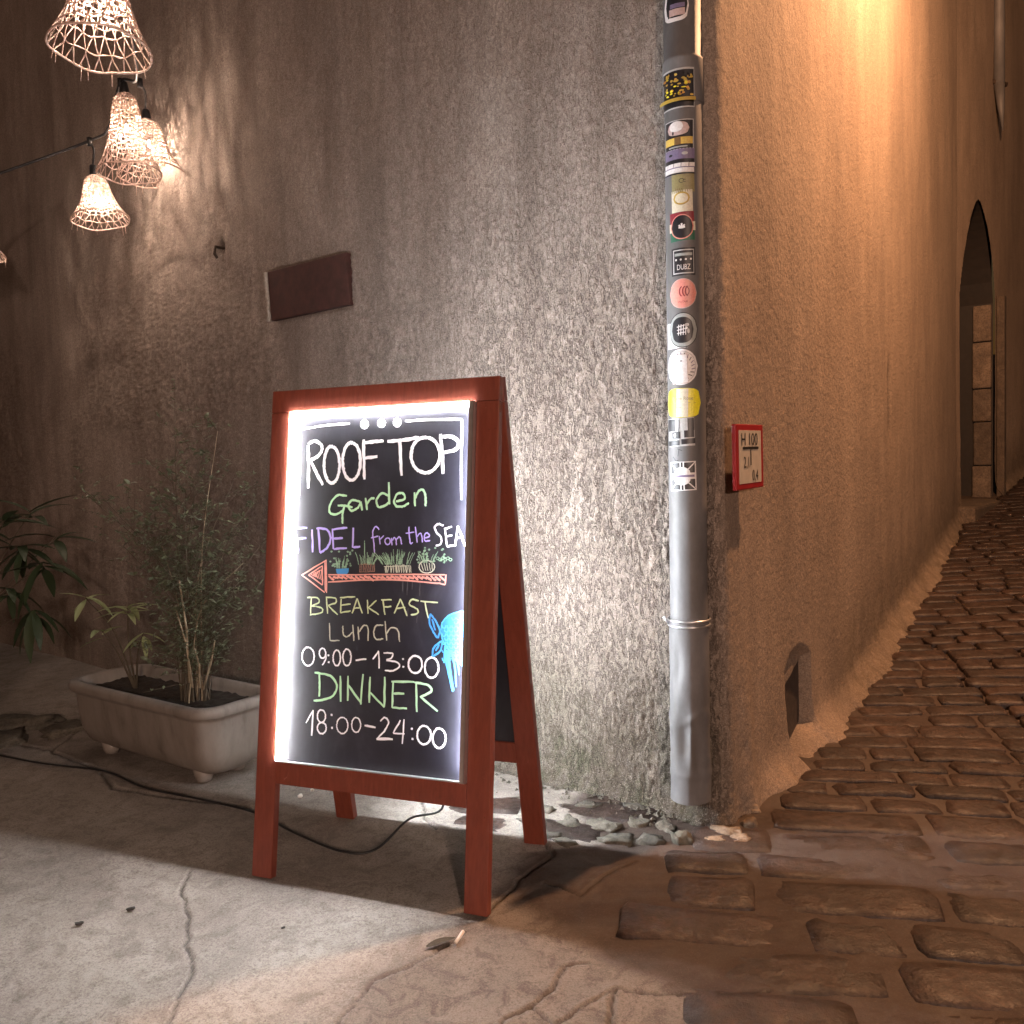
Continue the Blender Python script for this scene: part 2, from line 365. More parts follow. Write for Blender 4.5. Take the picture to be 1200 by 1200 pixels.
# ------------------------------------------------------------------ house wall (one skin round the corner)
house = thing('corner_house', C0, 'old rendered house whose corner with the grey downpipe divides the square from the alley', 'house')
def wall_path():
    pts = []; s = 0.0
    Ls = []
    a = .055
    while a < 6.8: Ls.append(a); a += .0040+.0028*a
    P = []; N = []; S = []; SIDE = []
    for a in reversed(Ls): P.append(C0+DL*a); N.append(NL); S.append(-a); SIDE.append(0)
    # rounded corner
    k = 14; p0 = C0+DL*.055; p2 = C0+DA*.055
    for i in range(1, k):
        u = i/k; q = (1-u)**2*p0+2*u*(1-u)*C0+u*u*p2; nv = NL*(1-u)+NA*u; nv /= np.linalg.norm(nv)
        P.append(q); N.append(nv); S.append(-.055+.11*u); SIDE.append(u)
    a = .055
    while a < TD: P.append(C0+DA*a); N.append(NA); S.append(a); SIDE.append(1); a += .0055+.0032*a
    a = .0
    while a < 6.0: P.append(CB+DB*a); N.append(NB); S.append(TD+a); SIDE.append(1); a += .014 if a < 1.4 else .06
    return map(np.array, (P, N, S, SIDE))
WP, WN, WS, WSIDE = wall_path()
zr = []; z = -.08
while z < 5.2: zr.append(z); z += .0046 if z < 1.9 else .0046+.010*(z-1.9)
ZR = np.array(zr)
S2, Z2 = np.meshgrid(WS, ZR, indexing='ij'); SD = np.repeat(WSIDE[:, None], len(ZR), 1).astype(float)
G = gz(WP[:, 0], WP[:, 1])[:, None]; ZW = Z2+G
near = np.clip(1-np.abs(S2)/4.2, 0, 1)
def relief(s, z):
    wx = (fbm(s*14, z*9, 3, 2)-.5)*1.6
    a = fbm(s*82+wx, z*40, 1, 3, .6); b_ = fbm(s*150+a*3, z*80, 5, 2)
    r = sstep(.43, .60, a)*.6+sstep(.42, .66, b_)*.4
    return r
RL = relief(S2, ZW); BIG = fbm(S2*1.6, ZW*1.1, 11, 3)-.5; MED = fbm(S2*9, ZW*7, 21, 3)-.5
hL = RL*(.0042+.0058*sstep(1.9, 1.1, ZW)*near)*(.40+.60*sstep(.45, .62, fbm(S2*1.3+5, ZW*1.0, 31, 3)+.18*near))+BIG*.03+MED*.007
RA = fbm(S2*60, ZW*60, 41, 3)-.5
hA = RA*.0035*np.clip(1-S2/5, .0, 1)+BIG*.016+MED*.005+(fbm(S2*1.5, ZW*.9, 51, 2)-.5)*.004
H = hL*(1-SD)+hA*SD
# lumpy footing: the render swells out at the ground
sw = fbm(S2*9, ZW*6, 61, 3)
fl_l = .045*np.exp(-np.maximum(Z2, 0)/.05)*(.4+1.2*sw)*sstep(-2.5, -1.0, S2)
fl_a = (.085*np.exp(-(np.maximum(Z2+.03, 0)/.065)**2)+.015*np.exp(-np.maximum(Z2, 0)/.2))*(.45+1.05*sw)*(1-.5*sstep(3, 5, S2))*sstep(.05, .5, S2)
H = H+fl_l*(1-SD)+fl_a*SD
# corner is worn: bulge and ribs low down
H += .022*np.exp(-((S2-.13)/.06)**2)*sstep(.55, .1, Z2)*(.6+sw)
# cellar vent: soft arched surround and recess
sur = sstep(.0, .03, .160-np.abs(S2-.67))*sstep(.36, .31, Z2+2.2*(S2-.67)**2)
H -= sur*.022*(S2 > .3)
inn = sstep(0, .012, .145-np.abs(S2-.68))*sstep(.262, .245, Z2-.30*(S2-.675))*sstep(-.01, .01, Z2+.005-.30*np.maximum(S2-.62, 0))
H = H*(1-inn)+inn*(-.045)
# long gash in the alley wall
gx = 2.30; gash = np.exp(-((S2-gx-.10*(ZW-1.15))/.03)**2)*sstep(.24, .1, np.abs(ZW-1.22)); H -= gash*.014
# brick set in the wall: pocket
def lw(x, y):
    P = on_plane(x, y, C0, NL); return -float((P-C0)@DL), float(P[2])
BC = [lw(313, 318), lw(408, 296), lw(412, 357), lw(318, 378)]
BS0, BS1 = min(b[0] for b in BC), max(b[0] for b in BC); BZ0, BZ1 = min(b[1] for b in BC), max(b[1] for b in BC)
pk = sstep(0, .012, np.minimum(np.minimum(S2-BS0+.008, BS1+.008-S2), np.minimum(ZW-BZ0+.008, BZ1+.008-ZW)))*(SD < .5)
H = H*(1-pk)+pk*(-.012)
# small hole with rust
hs, hz = lw(258, 290); hole = np.exp(-(((S2-hs)/.018)**2+((ZW-hz)/.028)**2)); H -= hole*.03
WPOS = WP[:, None, :]+WN[:, None, :]*H[..., None]; WPOS = WPOS.copy(); WPOS[..., 2] = ZW
# door opening (pointed arch)
DW0, DW1, DSP, DAP = TD+.10, TD+1.12, 1.62, 2.34
def arch_in(s, z):
    u = (s-DW0)/(DW1-DW0)
    top = DSP+(DAP-DSP)*(1-np.abs(2*u-1)**1.7)**.75
    return (u > 0) & (u < 1) & (z < np.nan_to_num(top, nan=0))
with np.errstate(invalid='ignore'):
    cs = (S2[:-1, :-1]+S2[1:, 1:])/2; cz = (Z2[:-1, :-1]+Z2[1:, 1:])/2
    keep = ~arch_in(cs, cz)
LOW = sstep(.62, .0, Z2+ .25*(fbm(S2*4, Z2*3, 71, 3)-.5))
LOW = LOW*(.35+.65*sstep(-2.6, -.2, S2))*(1-SD)+SD*sstep(.5, .05, Z2)*.75*sstep(.9, 1.5, S2)
COARSE = np.clip(.08+.8*sstep(1.9, .5, -S2+.5*(fbm(S2*1.5, ZW*1.2, 91, 3)-.5))*(.22+.78*sstep(1.9, 1.1, ZW)), 0, 1)
PIT_SHADE = np.clip(gash+hole*1.2+inn*.35, 0, 1)*1.0+(1-RL)*.62*(1-SD)*(.45+.55*sstep(2.1, 1.2, ZW))*(.2+.7*sstep(.42, .60, fbm(S2*1.3+5, ZW*1.0, 31, 3)+.20*near))
wall = gridmesh('wall', WPOS, keep, M_WALL, house, dict(alley=SD, low=LOW, pit_shade=PIT_SHADE, coarse=COARSE))
tag(wall, 'rough weathered render, bright and pitted near the corner')
# a roof slab closes the top, far above the frame
mb = MB()
mb.box(C0+DL*6.8+np.array([0, 0, 5.1]), -DL*6.8, DA*8, np.array([0, 0, .12])); rf = mb.build('roof', M_BRICK, house)
# brick
mb = MB(); V = []
for (s_, z_) in [(BC[0][0]+.014, BC[0][1]-.006), BC[1], BC[2], (BC[3][0]+.012, BC[3][1]+.004)]:
    V.append(C0+DL*(-s_)+NL*(.010)+np.array([0, 0, z_]))
V2 = [v-NL*.05 for v in V]
mb.add(V+V2, [(3, 2, 1, 0), (4, 5, 6, 7), (0, 1, 5, 4), (1, 2, 6, 5), (2, 3, 7, 6), (3, 0, 4, 7)])
o = mb.build('brick', M_BRICK, house, bevel=.004); tag(o, 'dark red clay brick set slightly tilted in the rendered wall')
mb = MB(); a = V[0]+DL*.014; b_ = V[3]+DL*.012
pp = [a+(b_-a)*i/8+DL*random.uniform(-.004, .004)+NL*random.uniform(-.004, .004) for i in range(9)]
mb.tube(pp, [.006+random.uniform(0, .005) for _ in pp], 6); mb.build('mortar_edge', M_CLAYEDGE, house, smooth=True)
# rusty hook in the hole
P = C0+DL*(-hs)+NL*.01+np.array([0, 0, hz]); mb = MB()
mb.tube([P-NL*.04, P+NL*.012, P+NL*.018+np.array([0, 0, -.03]), P+NL*.006+np.array([0, 0, -.045])], .006, 6); mb.build('iron_hook', M_RUST, house, smooth=True)
# vent cover
mb = MB(); vc = C0+DA*.675-NA*.034+np.array([0, 0, .12]); mb.box(vc-DA*.16-np.array([0, 0, .16]), DA*.32, np.array([0, 0, .33]), -NA*.01)
tag(mb.build('vent_cover', simple('grey_iron_cover', (.050, .036, .030), .75, .1, .3, 40, .3), house), 'dark iron cover recessed in the low arched wall niche')
# door: reveal, jamb stones, leaf
gd = float(gz(*(CB+DB*.6)[:2]))
def dp(s, z, d): return CB+DB*(s-TD)-NB*d+np.array([0, 0, z+gd])
us = np.linspace(0, 1, 25); prof = [(DW0, -.1)]+[(DW0+(DW1-DW0)*u, DSP+(DAP-DSP)*(max(0, 1-abs(2*u-1)**1.7))**.75) for u in us]+[(DW1, -.1)]
V = []; Fq = []
for i, (s_, z_) in enumerate(prof): V += [dp(s_, z_, .012), dp(s_, z_,   .60)]
for i in range(len(prof)-1): Fq.append((2*i, 2*i+1, 2*i+3, 2*i+2))
pydata('door_reveal', V, Fq, M_WOODSHADE, house)  # reveal coloured dark to stand for the shade inside the doorway
zz = 0.0; hts = [.30, .36, .27, .38, .30]
for i, h in enumerate(hts):
    mb = MB(); j = random.uniform(0, .012)
    mb.box(dp(DW1-.03-j, zz+.004, .02), DB*(.04+j), -NB*(.13+j), np.array([0, 0, h-.008])); zz += h
    mb.build('stone_block', M_JAMB, house, bevel=.012)
mb = MB(); mb.box(dp(DW1+.01, -.05, -.01), DB*.07, -NB*.06+NB*.12, np.array([0, 0, 1.72])); mb.build('door_surround', M_JAMB, house, bevel=.01)
mb = MB(); mb.box(dp(DW0-.1, -.1, .66), DB*(DW1-DW0+.45), -NB*.05, np.array([0, 0, 2.7])); mb.box(dp(DW1+.30, -.1, .10), DB*.05, -NB*.56, np.array([0, 0, 2.7])); mb.box(dp(DW0-.1, 2.5, .10), DB*(DW1-DW0+.45), -NB*.56, np.array([0, 0, .05])); mb.box(dp(DW0-.15, -.1, .10), DB*.05, -NB*.56, np.array([0, 0, 2.7])); dr = mb.build('door', M_WOODSHADE, house)  # door back, plus dark sides and top added as the recess's shade
for i in range(6):
    mb = MB(); wv = (DW1-DW0)/6; mb.box(dp(DW0+i*wv+.004, -.05, .66), DB*(wv-.008), NB*.02, np.array([0, 0, 2.45])); mb.build('plank', M_WOODSHADE, dr, bevel=.003)
# doorstep
mb = MB(); mb.box(dp(DW0-.1, -.12, -.12), DB*(DW1-DW0+.2), -NB*.5, np.array([0, 0, .15])); mb.build('doorstep', M_JAMB, house, bevel=.02)

# ------------------------------------------------------------------ ground
def ground_height(X, Y, CONC):
    h = (fbm(X*2.2, Y*2.2, 101, 3)-.5)*.012+(fbm(X*12, Y*12, 111, 3)-.5)*.004
    tt = (X-C0[0])*DA[0]+(Y-C0[1])*DA[1]; laid = sstep(.25, .5, X)
    rock = (fbm(X*5+fbm(X*3, Y*3, 7)*2, Y*7, 121, 4)-.5)*.024
    return h*(1-.55*laid)+laid*(fbm(X*30, Y*30, 161, 3)-.5)*.006+rock*(1-CONC)*(1-.9*laid)-laid*(.001+.0045*sstep(2.15, 2.5, Y+.2*X-.1))
def gpts(lst): return [tuple(on_ground(*p)[:2]) for p in lst]
CRACKS = [
 (gpts([(222, 1018), (212, 1040), (222, 1075), (219, 1110), (226, 1135), (214, 1160), (195, 1200), (180, 1240)]), .0028),
 (gpts([(545, 1092), (505, 1120), (478, 1135), (440, 1150), (405, 1188), (380, 1230)]), .0022),
 (gpts([(690, 1128), (662, 1130), (648, 1160), (620, 1182), (588, 1200)]), .0030),
 (gpts([(720, 1162), (770, 1166), (830, 1172), (860, 1168), (900, 1160)]), .0030),
 (gpts([(720, 1162), (716, 1200), (722, 1240)]), .003),
 (gpts([(620, 1182), (650, 1200), (700, 1172), (720, 1162)]), .0025),
 (gpts([(840, 1168), (842, 1200)]), .0025),
 (gpts([(0, 868), (60, 880), (120, 905), (132, 925), (210, 935), (290, 945), (330, 965)]), .005),
 (gpts([(60, 880), (100, 850), (140, 835)]), .005),
 (gpts([(495, 935), (498, 960), (512, 972)]), .0035),
 (gpts([(570, 1070), (610, 1030), (650, 1005), (640, 990)]), .004),
 (gpts([(640, 1035), (680, 1050), (720, 1020), (745, 1010)]), .003),
]
def ground_grid(name, xs, ys, hole=None):
    X, Y = np.meshgrid(xs, ys, indexing='ij')
    t = (X-C0[0])*DA[0]+(Y-C0[1])*DA[1]
    # concrete to the left of an irregular line, worn stone to the right and along the wall
    ln = gpts([(330, 1300), (400, 1185), (480, 1130), (560, 1085), (620, 1000), (700, 990)])
    lx = np.interp(Y, [p[1] for p in ln], [p[0] for p in ln])
    wob = (fbm(X*6, Y*6, 131, 3)-.5)*.16
    CONC = sstep(.05, -.05, X-lx+wob)
    ln2 = gpts([(1020, 1300), (890, 1195), (770, 1145), (650, 1095), (590, 1045), (600, 1000)])   # greyer rough flags, colour also paled where the sign's LED light falls
    CONC = np.maximum(CONC, .62*sstep(.05, -.05, X-np.interp(Y, [p[1] for p in ln2], [p[0] for p in ln2])+wob*.6))
    lineY = -.6*X  # strip in front of the wall behind the sign line
    H = ground_height(X, Y, CONC)
    XX = X+(fbm(X*30, Y*30, 141, 2)-.5)*.012; YY = Y+(fbm(X*30, Y*30, 151, 2)-.5)*.012
    CR = np.zeros_like(X)
    for pts, wd in CRACKS:
        d = seg_dist(XX, YY, pts); c = np.clip(1-d/(wd*1.8), 0, 1); CR = np.maximum(CR, sstep(.1, .8, c)); H = H+sstep(.03, .0, d)*.0025
    H -= CR*.011
    # shallow stone-like slabs in the worn part
    Z = gz(X, Y)+H
    P = np.stack([X, Y, Z], -1)
    return gridmesh(name, P, None, M_GROUND, None, dict(conc=CONC, crack=CR*.85))
ys = []; y = 1.15
while y < 5.4: ys.append(y); y += .0040+.0030*(y-1.15)
xs = np.arange(-3.3, 1.75, .0060)
gnd = ground_grid('ground', xs, np.array(ys)); tag(gnd, 'worn pale concrete turning to brown mortar and stone towards the alley', kind='structure')
# wide sheet 2.5 cm lower, reaching far beyond
xs2 = np.concatenate([np.linspace(-40, -4, 20), np.linspace(-3.9, 14, 90), np.linspace(15, 60, 15)]); ys2 = np.concatenate([np.linspace(-40, 0, 20), np.linspace(.2, 16, 90), np.linspace(17, 60, 15)])
X, Y = np.meshgrid(xs2, ys2, indexing='ij'); Z = np.minimum(gz(X, Y), 3.5)-.022
far = gridmesh('street', np.stack([X, Y, Z], -1), None, M_GROUND, None, dict(conc=np.where(X < .3, 1.0, 0.0), crack=np.zeros_like(X)))
tag(far, 'street surface climbing into the dark alley', kind='structure')

# alley paving stones ------------------------------------------------
def stone_mesh(seed, L, W):
    r = random.Random(seed); ring = []; q = .018
    base_ = [(L/2, -W/4), (L/2, W/4), (L/2-q*.3, W/2-q*.3), (L/2-q*1.2, W/2), (L/5, W/2), (-L/5, W/2), (-L/2+q*1.2, W/2), (-L/2+q*.3, W/2-q*.3), (-L/2, W/4), (-L/2, -W/4), (-L/2+q*.3, -W/2+q*.3), (-L/2+q*1.2, -W/2), (-L/5, -W/2), (L/5, -W/2), (L/2-q*1.2, -W/2), (L/2-q*.3, -W/2+q*.3)]
    n = len(base_)
    for x, y in base_: ring.append((x+r.uniform(-.006, .005), y+r.uniform(-.010, .004)))
    V = []; 
    for sc_, z_ in ((1.01, -.03), (1.0, -.006), (.965, .0005), (.6, .003+r.uniform(-.002, .002))):
        for x, y in ring: V.append((x*sc_, y*sc_, z_+(r.uniform(-.0015, .0015) if z_ > 0 else 0)))
    V.append((0, 0, .004)); Fq = []
    for j in range(3):
        for k in range(n): Fq.append((j*n+k, j*n+(k+1) % n, (j+1)*n+(k+1) % n, (j+1)*n+k))
    for k in range(n): Fq.append((3*n+k, 3*n+(k+1) % n, 4*n))
    return V, Fq
pav = bpy.data.objects.new('alley_paving', None); COL.objects.link(pav); pav['kind'] = 'structure'; pav['label'] = 'rows of worn reddish paving stones climbing the alley'
RD = np.array([1, -.20, 0]); RD /= np.linalg.norm(RD); RU = np.array([-RD[1], RD[0], 0])
variants = []
for i in range(14):
    L_ = [.20, .26, .32, .38, .50][i % 5]; V, Fq = stone_mesh(i+3, L_, .152)
    me = bpy.data.meshes.new('paving_stone'); me.from_pydata(V, [], Fq); me.update(); me.polygons.foreach_set('use_smooth', [True]*len(me.polygons)); me.materials.append(M_PAVER); variants.append((L_, me, V, Fq))
small_v = []
for i in range(16):
    L_ = [.13, .16, .19, .23, .28][i % 5]; V, Fq = stone_mesh(i+50, L_, .152)
    me = bpy.data.meshes.new('paving_stone'); me.from_pydata(V, [], Fq); me.update(); me.polygons.foreach_set('use_smooth', [True]*len(me.polygons)); me.materials.append(M_PAVER); small_v.append((L_, me, V, Fq))
near_v = [v_ for v_ in variants if v_[0] < .40]
count = 0; far_mb = MB(); r = random.Random(5)
row = 0; vrow = -1.05
lnx = gpts([(905, 1240), (880, 1165), (800, 1120), (775, 1070), (785, 1030), (830, 1000)])
while vrow < 13:
    near_ = vrow < .15; wdt = (.128+r.uniform(-.015, .025)) if near_ else .100+r.uniform(-.012, .016)
    u = -.4+r.uniform(0, .3)
    p0_ = np.array([.0, 2.3, 0])+RU*(vrow+wdt/2)
    if not near_:
        u = (.085-float((p0_-C0)@NA))/float(RD@NA)
        if float((p0_+RD*u-CB)@DB) > 0: u = (.085-float((p0_-CB)@NB))/float(RD@NB)
        u -= r.uniform(0, .05)
    while u < 9.5:
        L_, me, V, Fq = r.choice(near_v if near_ else small_v); uc = u+L_/2
        p = np.array([.0, 2.3, 0])+RD*uc+RU*(vrow+wdt/2); p[2] = 0
        tt = float((p-C0)@DA); off = float((p-C0)@NA); u += L_+(.014 if near_ else .009)
        offB = float((p-CB)@NB) if float((p-CB)@DB) > 0 else 9
        okL = p[0] > np.interp(p[1], [q[1] for q in lnx], [q[0] for q in lnx])+r.uniform(-.05, .05) if p[1] < 2.25 else True
        if p[1] < 2.3 and tt < .15 and not (okL and (p[0] > .45 or p[1] < 2.12)): continue
        if near_ and off < .2 and tt > -.05: continue
        if near_ and offB < .3: continue
        if off > 2.6 or not okL or p[1] < 1.15: continue
        z_ = float(gz(p[0], p[1])); e = .05
        gx_ = (float(gz(p[0]+e, p[1]))-z_)/e; gy_ = (float(gz(p[0], p[1]+e))-z_)/e
        ang = math.atan2(RD[1], RD[0])+r.uniform(-.05, .05); gx_ += r.uniform(-.035, .035); gy_ += r.uniform(-.045, .045)
        up = Vector((-gx_, -gy_, 1)).normalized(); ax = Vector((math.cos(ang), math.sin(ang), 0)); ax = (ax-up*ax.dot(up)).normalized(); ay = up.cross(ax)
        sy = wdt/.152*r.uniform(.93, 1.0); sx = r.uniform(.93, 1.03)
        Mx = Matrix(((ax.x*sx, ay.x*sy, up.x, p[0]), (ax.y*sx, ay.y*sy, up.y, p[1]), (ax.z*sx, ay.z*sy, up.z, z_+(r.uniform(-.0022, .0022) if near_ else r.uniform(-.0045, .002))), (0, 0, 0, 1)))
        if p[1] < 5.3 and count < 290 and p[0] < .60*p[1]+.35:
            o = bpy.data.objects.new('paving_stone', me); COL.objects.link(o); o.parent = pav; o.matrix_local = Mx; count += 1
        else:
            far_mb.add([tuple(Mx @ Vector(q)) for q in V], Fq)
    vrow += wdt+(.010 if near_ else .007); row += 1
o = far_mb.build('paving_stones_far', M_PAVER, pav, smooth=True); o['kind'] = 'stuff'; o.name = 'paving_stones'
# footing rubble --------------------------------------------------------
def rock(name, p, size, seed, m, parent, flat_=.7, rz=0):
    bm = bmesh.new(); bmesh.ops.create_icosphere(bm, subdivisions=3, radius=1)
    r_ = random.Random(seed); o3 = [r_.uniform(0, 50) for _ in range(3)]
    from mathutils import noise as mn
    cz, sz = math.cos(rz), math.sin(rz)
    for v in bm.verts:
        q = v.co.copy(); k = 1+.50*(mn.noise(q*1.4+Vector(o3)))+.22*mn.noise(q*3.5+Vector(o3))+.08*mn.noise(q*9+Vector(o3))
        q = Vector([math.copysign(abs(a)**.62, a) for a in q])*k
        x, y, z_ = q.x*size[0], q.y*size[1], q.z*size[2]
        v.co = Vector((x*cz-y*sz+p[0], x*sz+y*cz+p[1], z_+p[2]))
    me = bpy.data.meshes.new(name); bm.to_mesh(me); bm.free()
    return link(name, me, m, parent, True)
spots = [((645, 980), .055, .03, .02), ((668, 965), .05, .035, .022), ((662, 988), .045, .03, .014), ((705, 968), .06, .04, .02), ((725, 985), .07, .04, .018), ((748, 965), .04, .03, .02),
         ((765, 985), .05, .03, .022), ((690, 945), .055, .025, .018), ((640, 950), .04, .03, .02), ((782, 970), .035, .03, .03), ((800, 985), .035, .032, .038), ((820, 945), .075, .055, .055), ((850, 975), .055, .03, .03),
         ((838, 985), .035, .022, .018), ((862, 978), .028, .02, .022), ((868, 985), .045, .022, .018), ((884, 948), .024, .02, .022), ((878, 965), .03, .022, .022), ((618, 962), .04, .03, .016), ((742, 945), .05, .03, .018)]
for i, (px, a, b_, c_) in enumerate(spots):
    p = on_ground(*px); rock('stone', p-np.array([0, 0, c_*.30]), (a*.68, b_*.75, c_*.85), i+40, M_RUBBLE if px[0] < 812 else M_MORTARST, house, rz=random.uniform(-.9, .3))
r = random.Random(12)
bm_ = MB()
for i in range(420):   # grit along the foot of the wall
    s_ = r.uniform(.1, 1.3); p = C0+DL*s_+NL*abs(r.gauss(.05, .05)); rr = r.uniform(.002, .010)
    q = [(1, 0, 0), (-.5, .8, 0), (-.6, -.7, .1), (0, 0, .9)]; rz = r.uniform(0, 6)
    bm_.add([(p[0]+rr*(a*math.cos(rz)-b*math.sin(rz)), p[1]+rr*(a*math.sin(rz)+b*math.cos(rz)), p[2]+.006+rr*c) for a, b, c in q], [(0, 1, 3), (1, 2, 3), (2, 0, 3), (0, 2, 1)])
o = bm_.build('grit', M_RUBBLE, None); tag(o, 'loose grit and crumbs of render along the foot of the wall', 'gravel', kind='stuff')

# ------------------------------------------------------------------ pavement sign (A-board)
YAW, LEAN, BW, BL_ = .3814, .1506, .627, 1.2
bu = np.array([math.cos(YAW), -math.sin(YAW), 0]); bb = np.array([math.sin(YAW), math.cos(YAW), 0])
bup = bb*math.sin(LEAN)+np.array([0, 0, math.cos(LEAN)]); bn = np.cross(bu, bup)      # bn towards the camera side
BO = np.array([-.666, 2.1, .003])
SPR = 2*BL_*math.sin(LEAN)+.035
rup = -bb*math.sin(LEAN)+np.array([0, 0, math.cos(LEAN)]); rn = np.cross(rup, bu)*1.0
if rn @ bb < 0: rn = -rn
sign = thing('pavement_sign', BO+bu*BW/2+bb*SPR/2, 'red wooden A-board with LED-lit blackboard advertising a rooftop garden restaurant', 'sign')
TH = .022
def bpt(u, v, d=0): return BO+bu*u+bup*v+bn*d
RO = BO+bb*SPR
def rpt(u, v, d=0): return RO+bu*u+rup*v+rn*d
def frame(P, N, led, front):
    ob = lambda a, b_: P(a, b_, 0)
    up_ = (bup if front else rup)
    for nm, u0, u1, v0, v1 in (('leg', 0, .057, .0, BL_-.057), ('leg', BW-.057, BW, .0, BL_-.057)):
        mb = MB(); mb.box(P(u0, v0), bu*(u1-u0), up_*(v1-v0), -N*TH); mb.build(nm, M_RED, sign, bevel=.0025)
    mb = MB(); mb.box(P(0, BL_-.0565), bu*BW, up_*.0565, -N*(TH-.0005)); mb.build('top_rail', M_RED, sign, bevel=.0025)
    mb = MB(); mb.box(P(.0575, .226), bu*(BW-.115), up_*.055, -N*(TH-.002)+N*0); mb.build('bottom_rail', M_RED, sign, bevel=.0025)
    mb = MB(); mb.box(P(.055, .279, -.006), bu*(BW-.11), up_*(.864), -N*.008); bd = mb.build('blackboard', M_BOARD, sign)
    # aluminium edge channel, LED diffuser on its inner side
    a0, a1, v0, v1 = .0575, BW-.0575, .2815, 1.1425; k = .007; D = .013; LW = .0115 if front else .010
    mb = MB(); mb.box(P(a1-.003, v0, -.005), bu*.003, up_*(v1-v0), N*(D+.007)); mb.box(P(a1-.0115, v0, D+.0005), bu*.0115, up_*(v1-v0), N*.0015)
    mb.box(P(a0, v0-.001, -.005), bu*(a1-a0), up_*.003, N*(D)); mb.build('edge_channel', M_ALU, sign)
    if not front: mb = MB(); mb.box(P(a0-.0005, v0+.004, -.005), bu*.003, up_*(v1-v0-.004), N*.021); mb.build('edge_channel', M_ALU, sign)  # unseen lip added on the back to stop LED light going left
    mb = MB(); mb.box(P(a0 if front else a0+.0035, v0+.004, -.005), bu*(LW if front else .0025), up_*(v1-v0-.004), N*(.0075 if front else .017)); mb.build('led_strip', led, sign, bevel=.0008)
    mb = MB(); mb.box(P(a0+LW+.001, v1-.009, -.005), bu*(a1-a0-LW-.012), up_*.009, N*(.0075 if front else .013)); mb.build('led_strip', led if front else M_LEDBT, sign, bevel=.002)
    mb = MB(); mb.box(P(a1-.0095, v0+.02, -.005), bu*.006, up_*(v1-v0-.032), N*(D+.004)); mb.build('led_strip', M_LEDFD if front else M_LEDBD, sign, bevel=.0015)
    return bd
board = frame(bpt, bn, M_LEDF, True)
bd2 = frame(rpt, rn, M_LEDB, False)
# hinge and hinge stay
for u in (.10, BW-.10):
    mb = MB(); mb.box(bpt(u-.02, BL_-.004, -TH)-bn*.0+bup*.004, bu*.04, bup*.002, -bn*.05); mb.build('hinge', M_RUST, sign)
# power lead hanging from the back panel
ce = [rpt(.33, .30, -.03), at_depth(520, 945, 2.42), on_ground(480, 975)+np.array([0, 0, .03]), on_ground(440, 998), on_ground(400, 1000), on_ground(345, 978), on_ground(300, 955), on_ground(240, 940), on_ground(170, 925), on_ground(120, 905), on_ground(40, 895), on_ground(-80, 870)]
def crom(pts, k=8):
    pts = [np.array(p, float) for p in pts]; P = [2*pts[0]-pts[1]]+pts+[2*pts[-1]-pts[-2]]; out = []
    for i in range(1, len(P)-2):
        for j in range(k):
            t = j/k; a, b_, c, d = P[i-1:i+3]
            out.append(.5*((2*b_)+(c-a)*t+(2*a-5*b_+4*c-d)*t*t+(3*b_-a-3*c+d)*t**3))
    out.append(P[-2]); return out
cp = crom([np.array(p)+np.array([0, 0, .006]) for p in ce], 8)
mb = MB(); mb.tube(cp, .0032, 8); o = mb.build('power_cable', M_BLACKP, None, smooth=True); tag(o, 'black power cable lying on the ground under the pavement sign', 'cable')

# ---- chalk drawings: strokes transcribed as strips lying on the blackboard
BS = board
def uv_of(px, py):
    P = on_plane(px, py, bpt(0, 0, -.006), bn); d = P-BO; return float(d@bu), float(d@bup)
def tA(p): return uv_of(320+p[0]/4.615, 460+p[1]/4.615)
def tB(p): return uv_of(320+p[0]/4.615, 600+p[1]/4.615)
def tC(p): return uv_of(320+p[0]/4.615, 740+p[1]/4.615)
ULIM = BW-.0705
class Chalk:
    def __init__(s): s.mb = MB(); s.k = 0
    def stroke(s, pts, wd, T, smooth=True, jit=.0006):
        q = [np.array(T(p)) for p in pts]
        if smooth and len(q) > 2:
            q = [np.array(a[:2]) for a in crom([np.array([*a, 0]) for a in q], 5)]
        else:
            q = [q[i]+(q[i+1]-q[i])*j/4 for i in range(len(q)-1) for j in range(4)]+[q[-1]]
        d = .00035+.00006*(s.k % 7); s.k += 1; V = []; ww = wd*1.0
        for i, p in enumerate(q):
            t = q[min(i+1, len(q)-1)]-q[max(i-1, 0)]; t = t/(np.linalg.norm(t)+1e-9); n_ = np.array([-t[1], t[0]])
            e = .75 if i in (0, len(q)-1) else 1
            h = ww/2*e*(1+random.uniform(-.16, .16)); jx = random.uniform(-jit, jit)
            for sgn in (1, -1):
                a = p+n_*(h*sgn+jx); a[0] = min(a[0], ULIM); V.append(bpt(a[0], a[1], -.006+d))
        s.mb.add(V, [(2*i+1, 2*i+3, 2*i+2, 2*i) for i in range(len(q)-1)])
    def ell(s, c, rx, ry, wd, T, a0=-1.4, tilt=0):
        s.stroke([(c[0]+rx*math.cos(a0+i*2*PI/14)+tilt*ry*math.sin(a0+i*2*PI/14), c[1]+ry*math.sin(a0+i*2*PI/14)) for i in range(15)], wd, T)
    def poly(s, pts, T):
        d = .00025; V = [bpt(min(T(p)[0], ULIM), T(p)[1], -.006+d) for p in pts]; s.mb.add(V, [tuple(range(len(V)))[::-1]])
    def done(s, name, m, label): o = s.mb.build(name, CH[m] if m in CH else m, board); o['label'] = label; return o
c = Chalk(); W1 = .0058
c.stroke([(140, 580), (146, 400), (148, 205)], W1*.8, tA); c.stroke([(148, 200), (270, 180), (415, 168)], W1, tA)
c.done('drawn_border', 'white', 'white chalk bracket line at the top left'); c = Chalk()
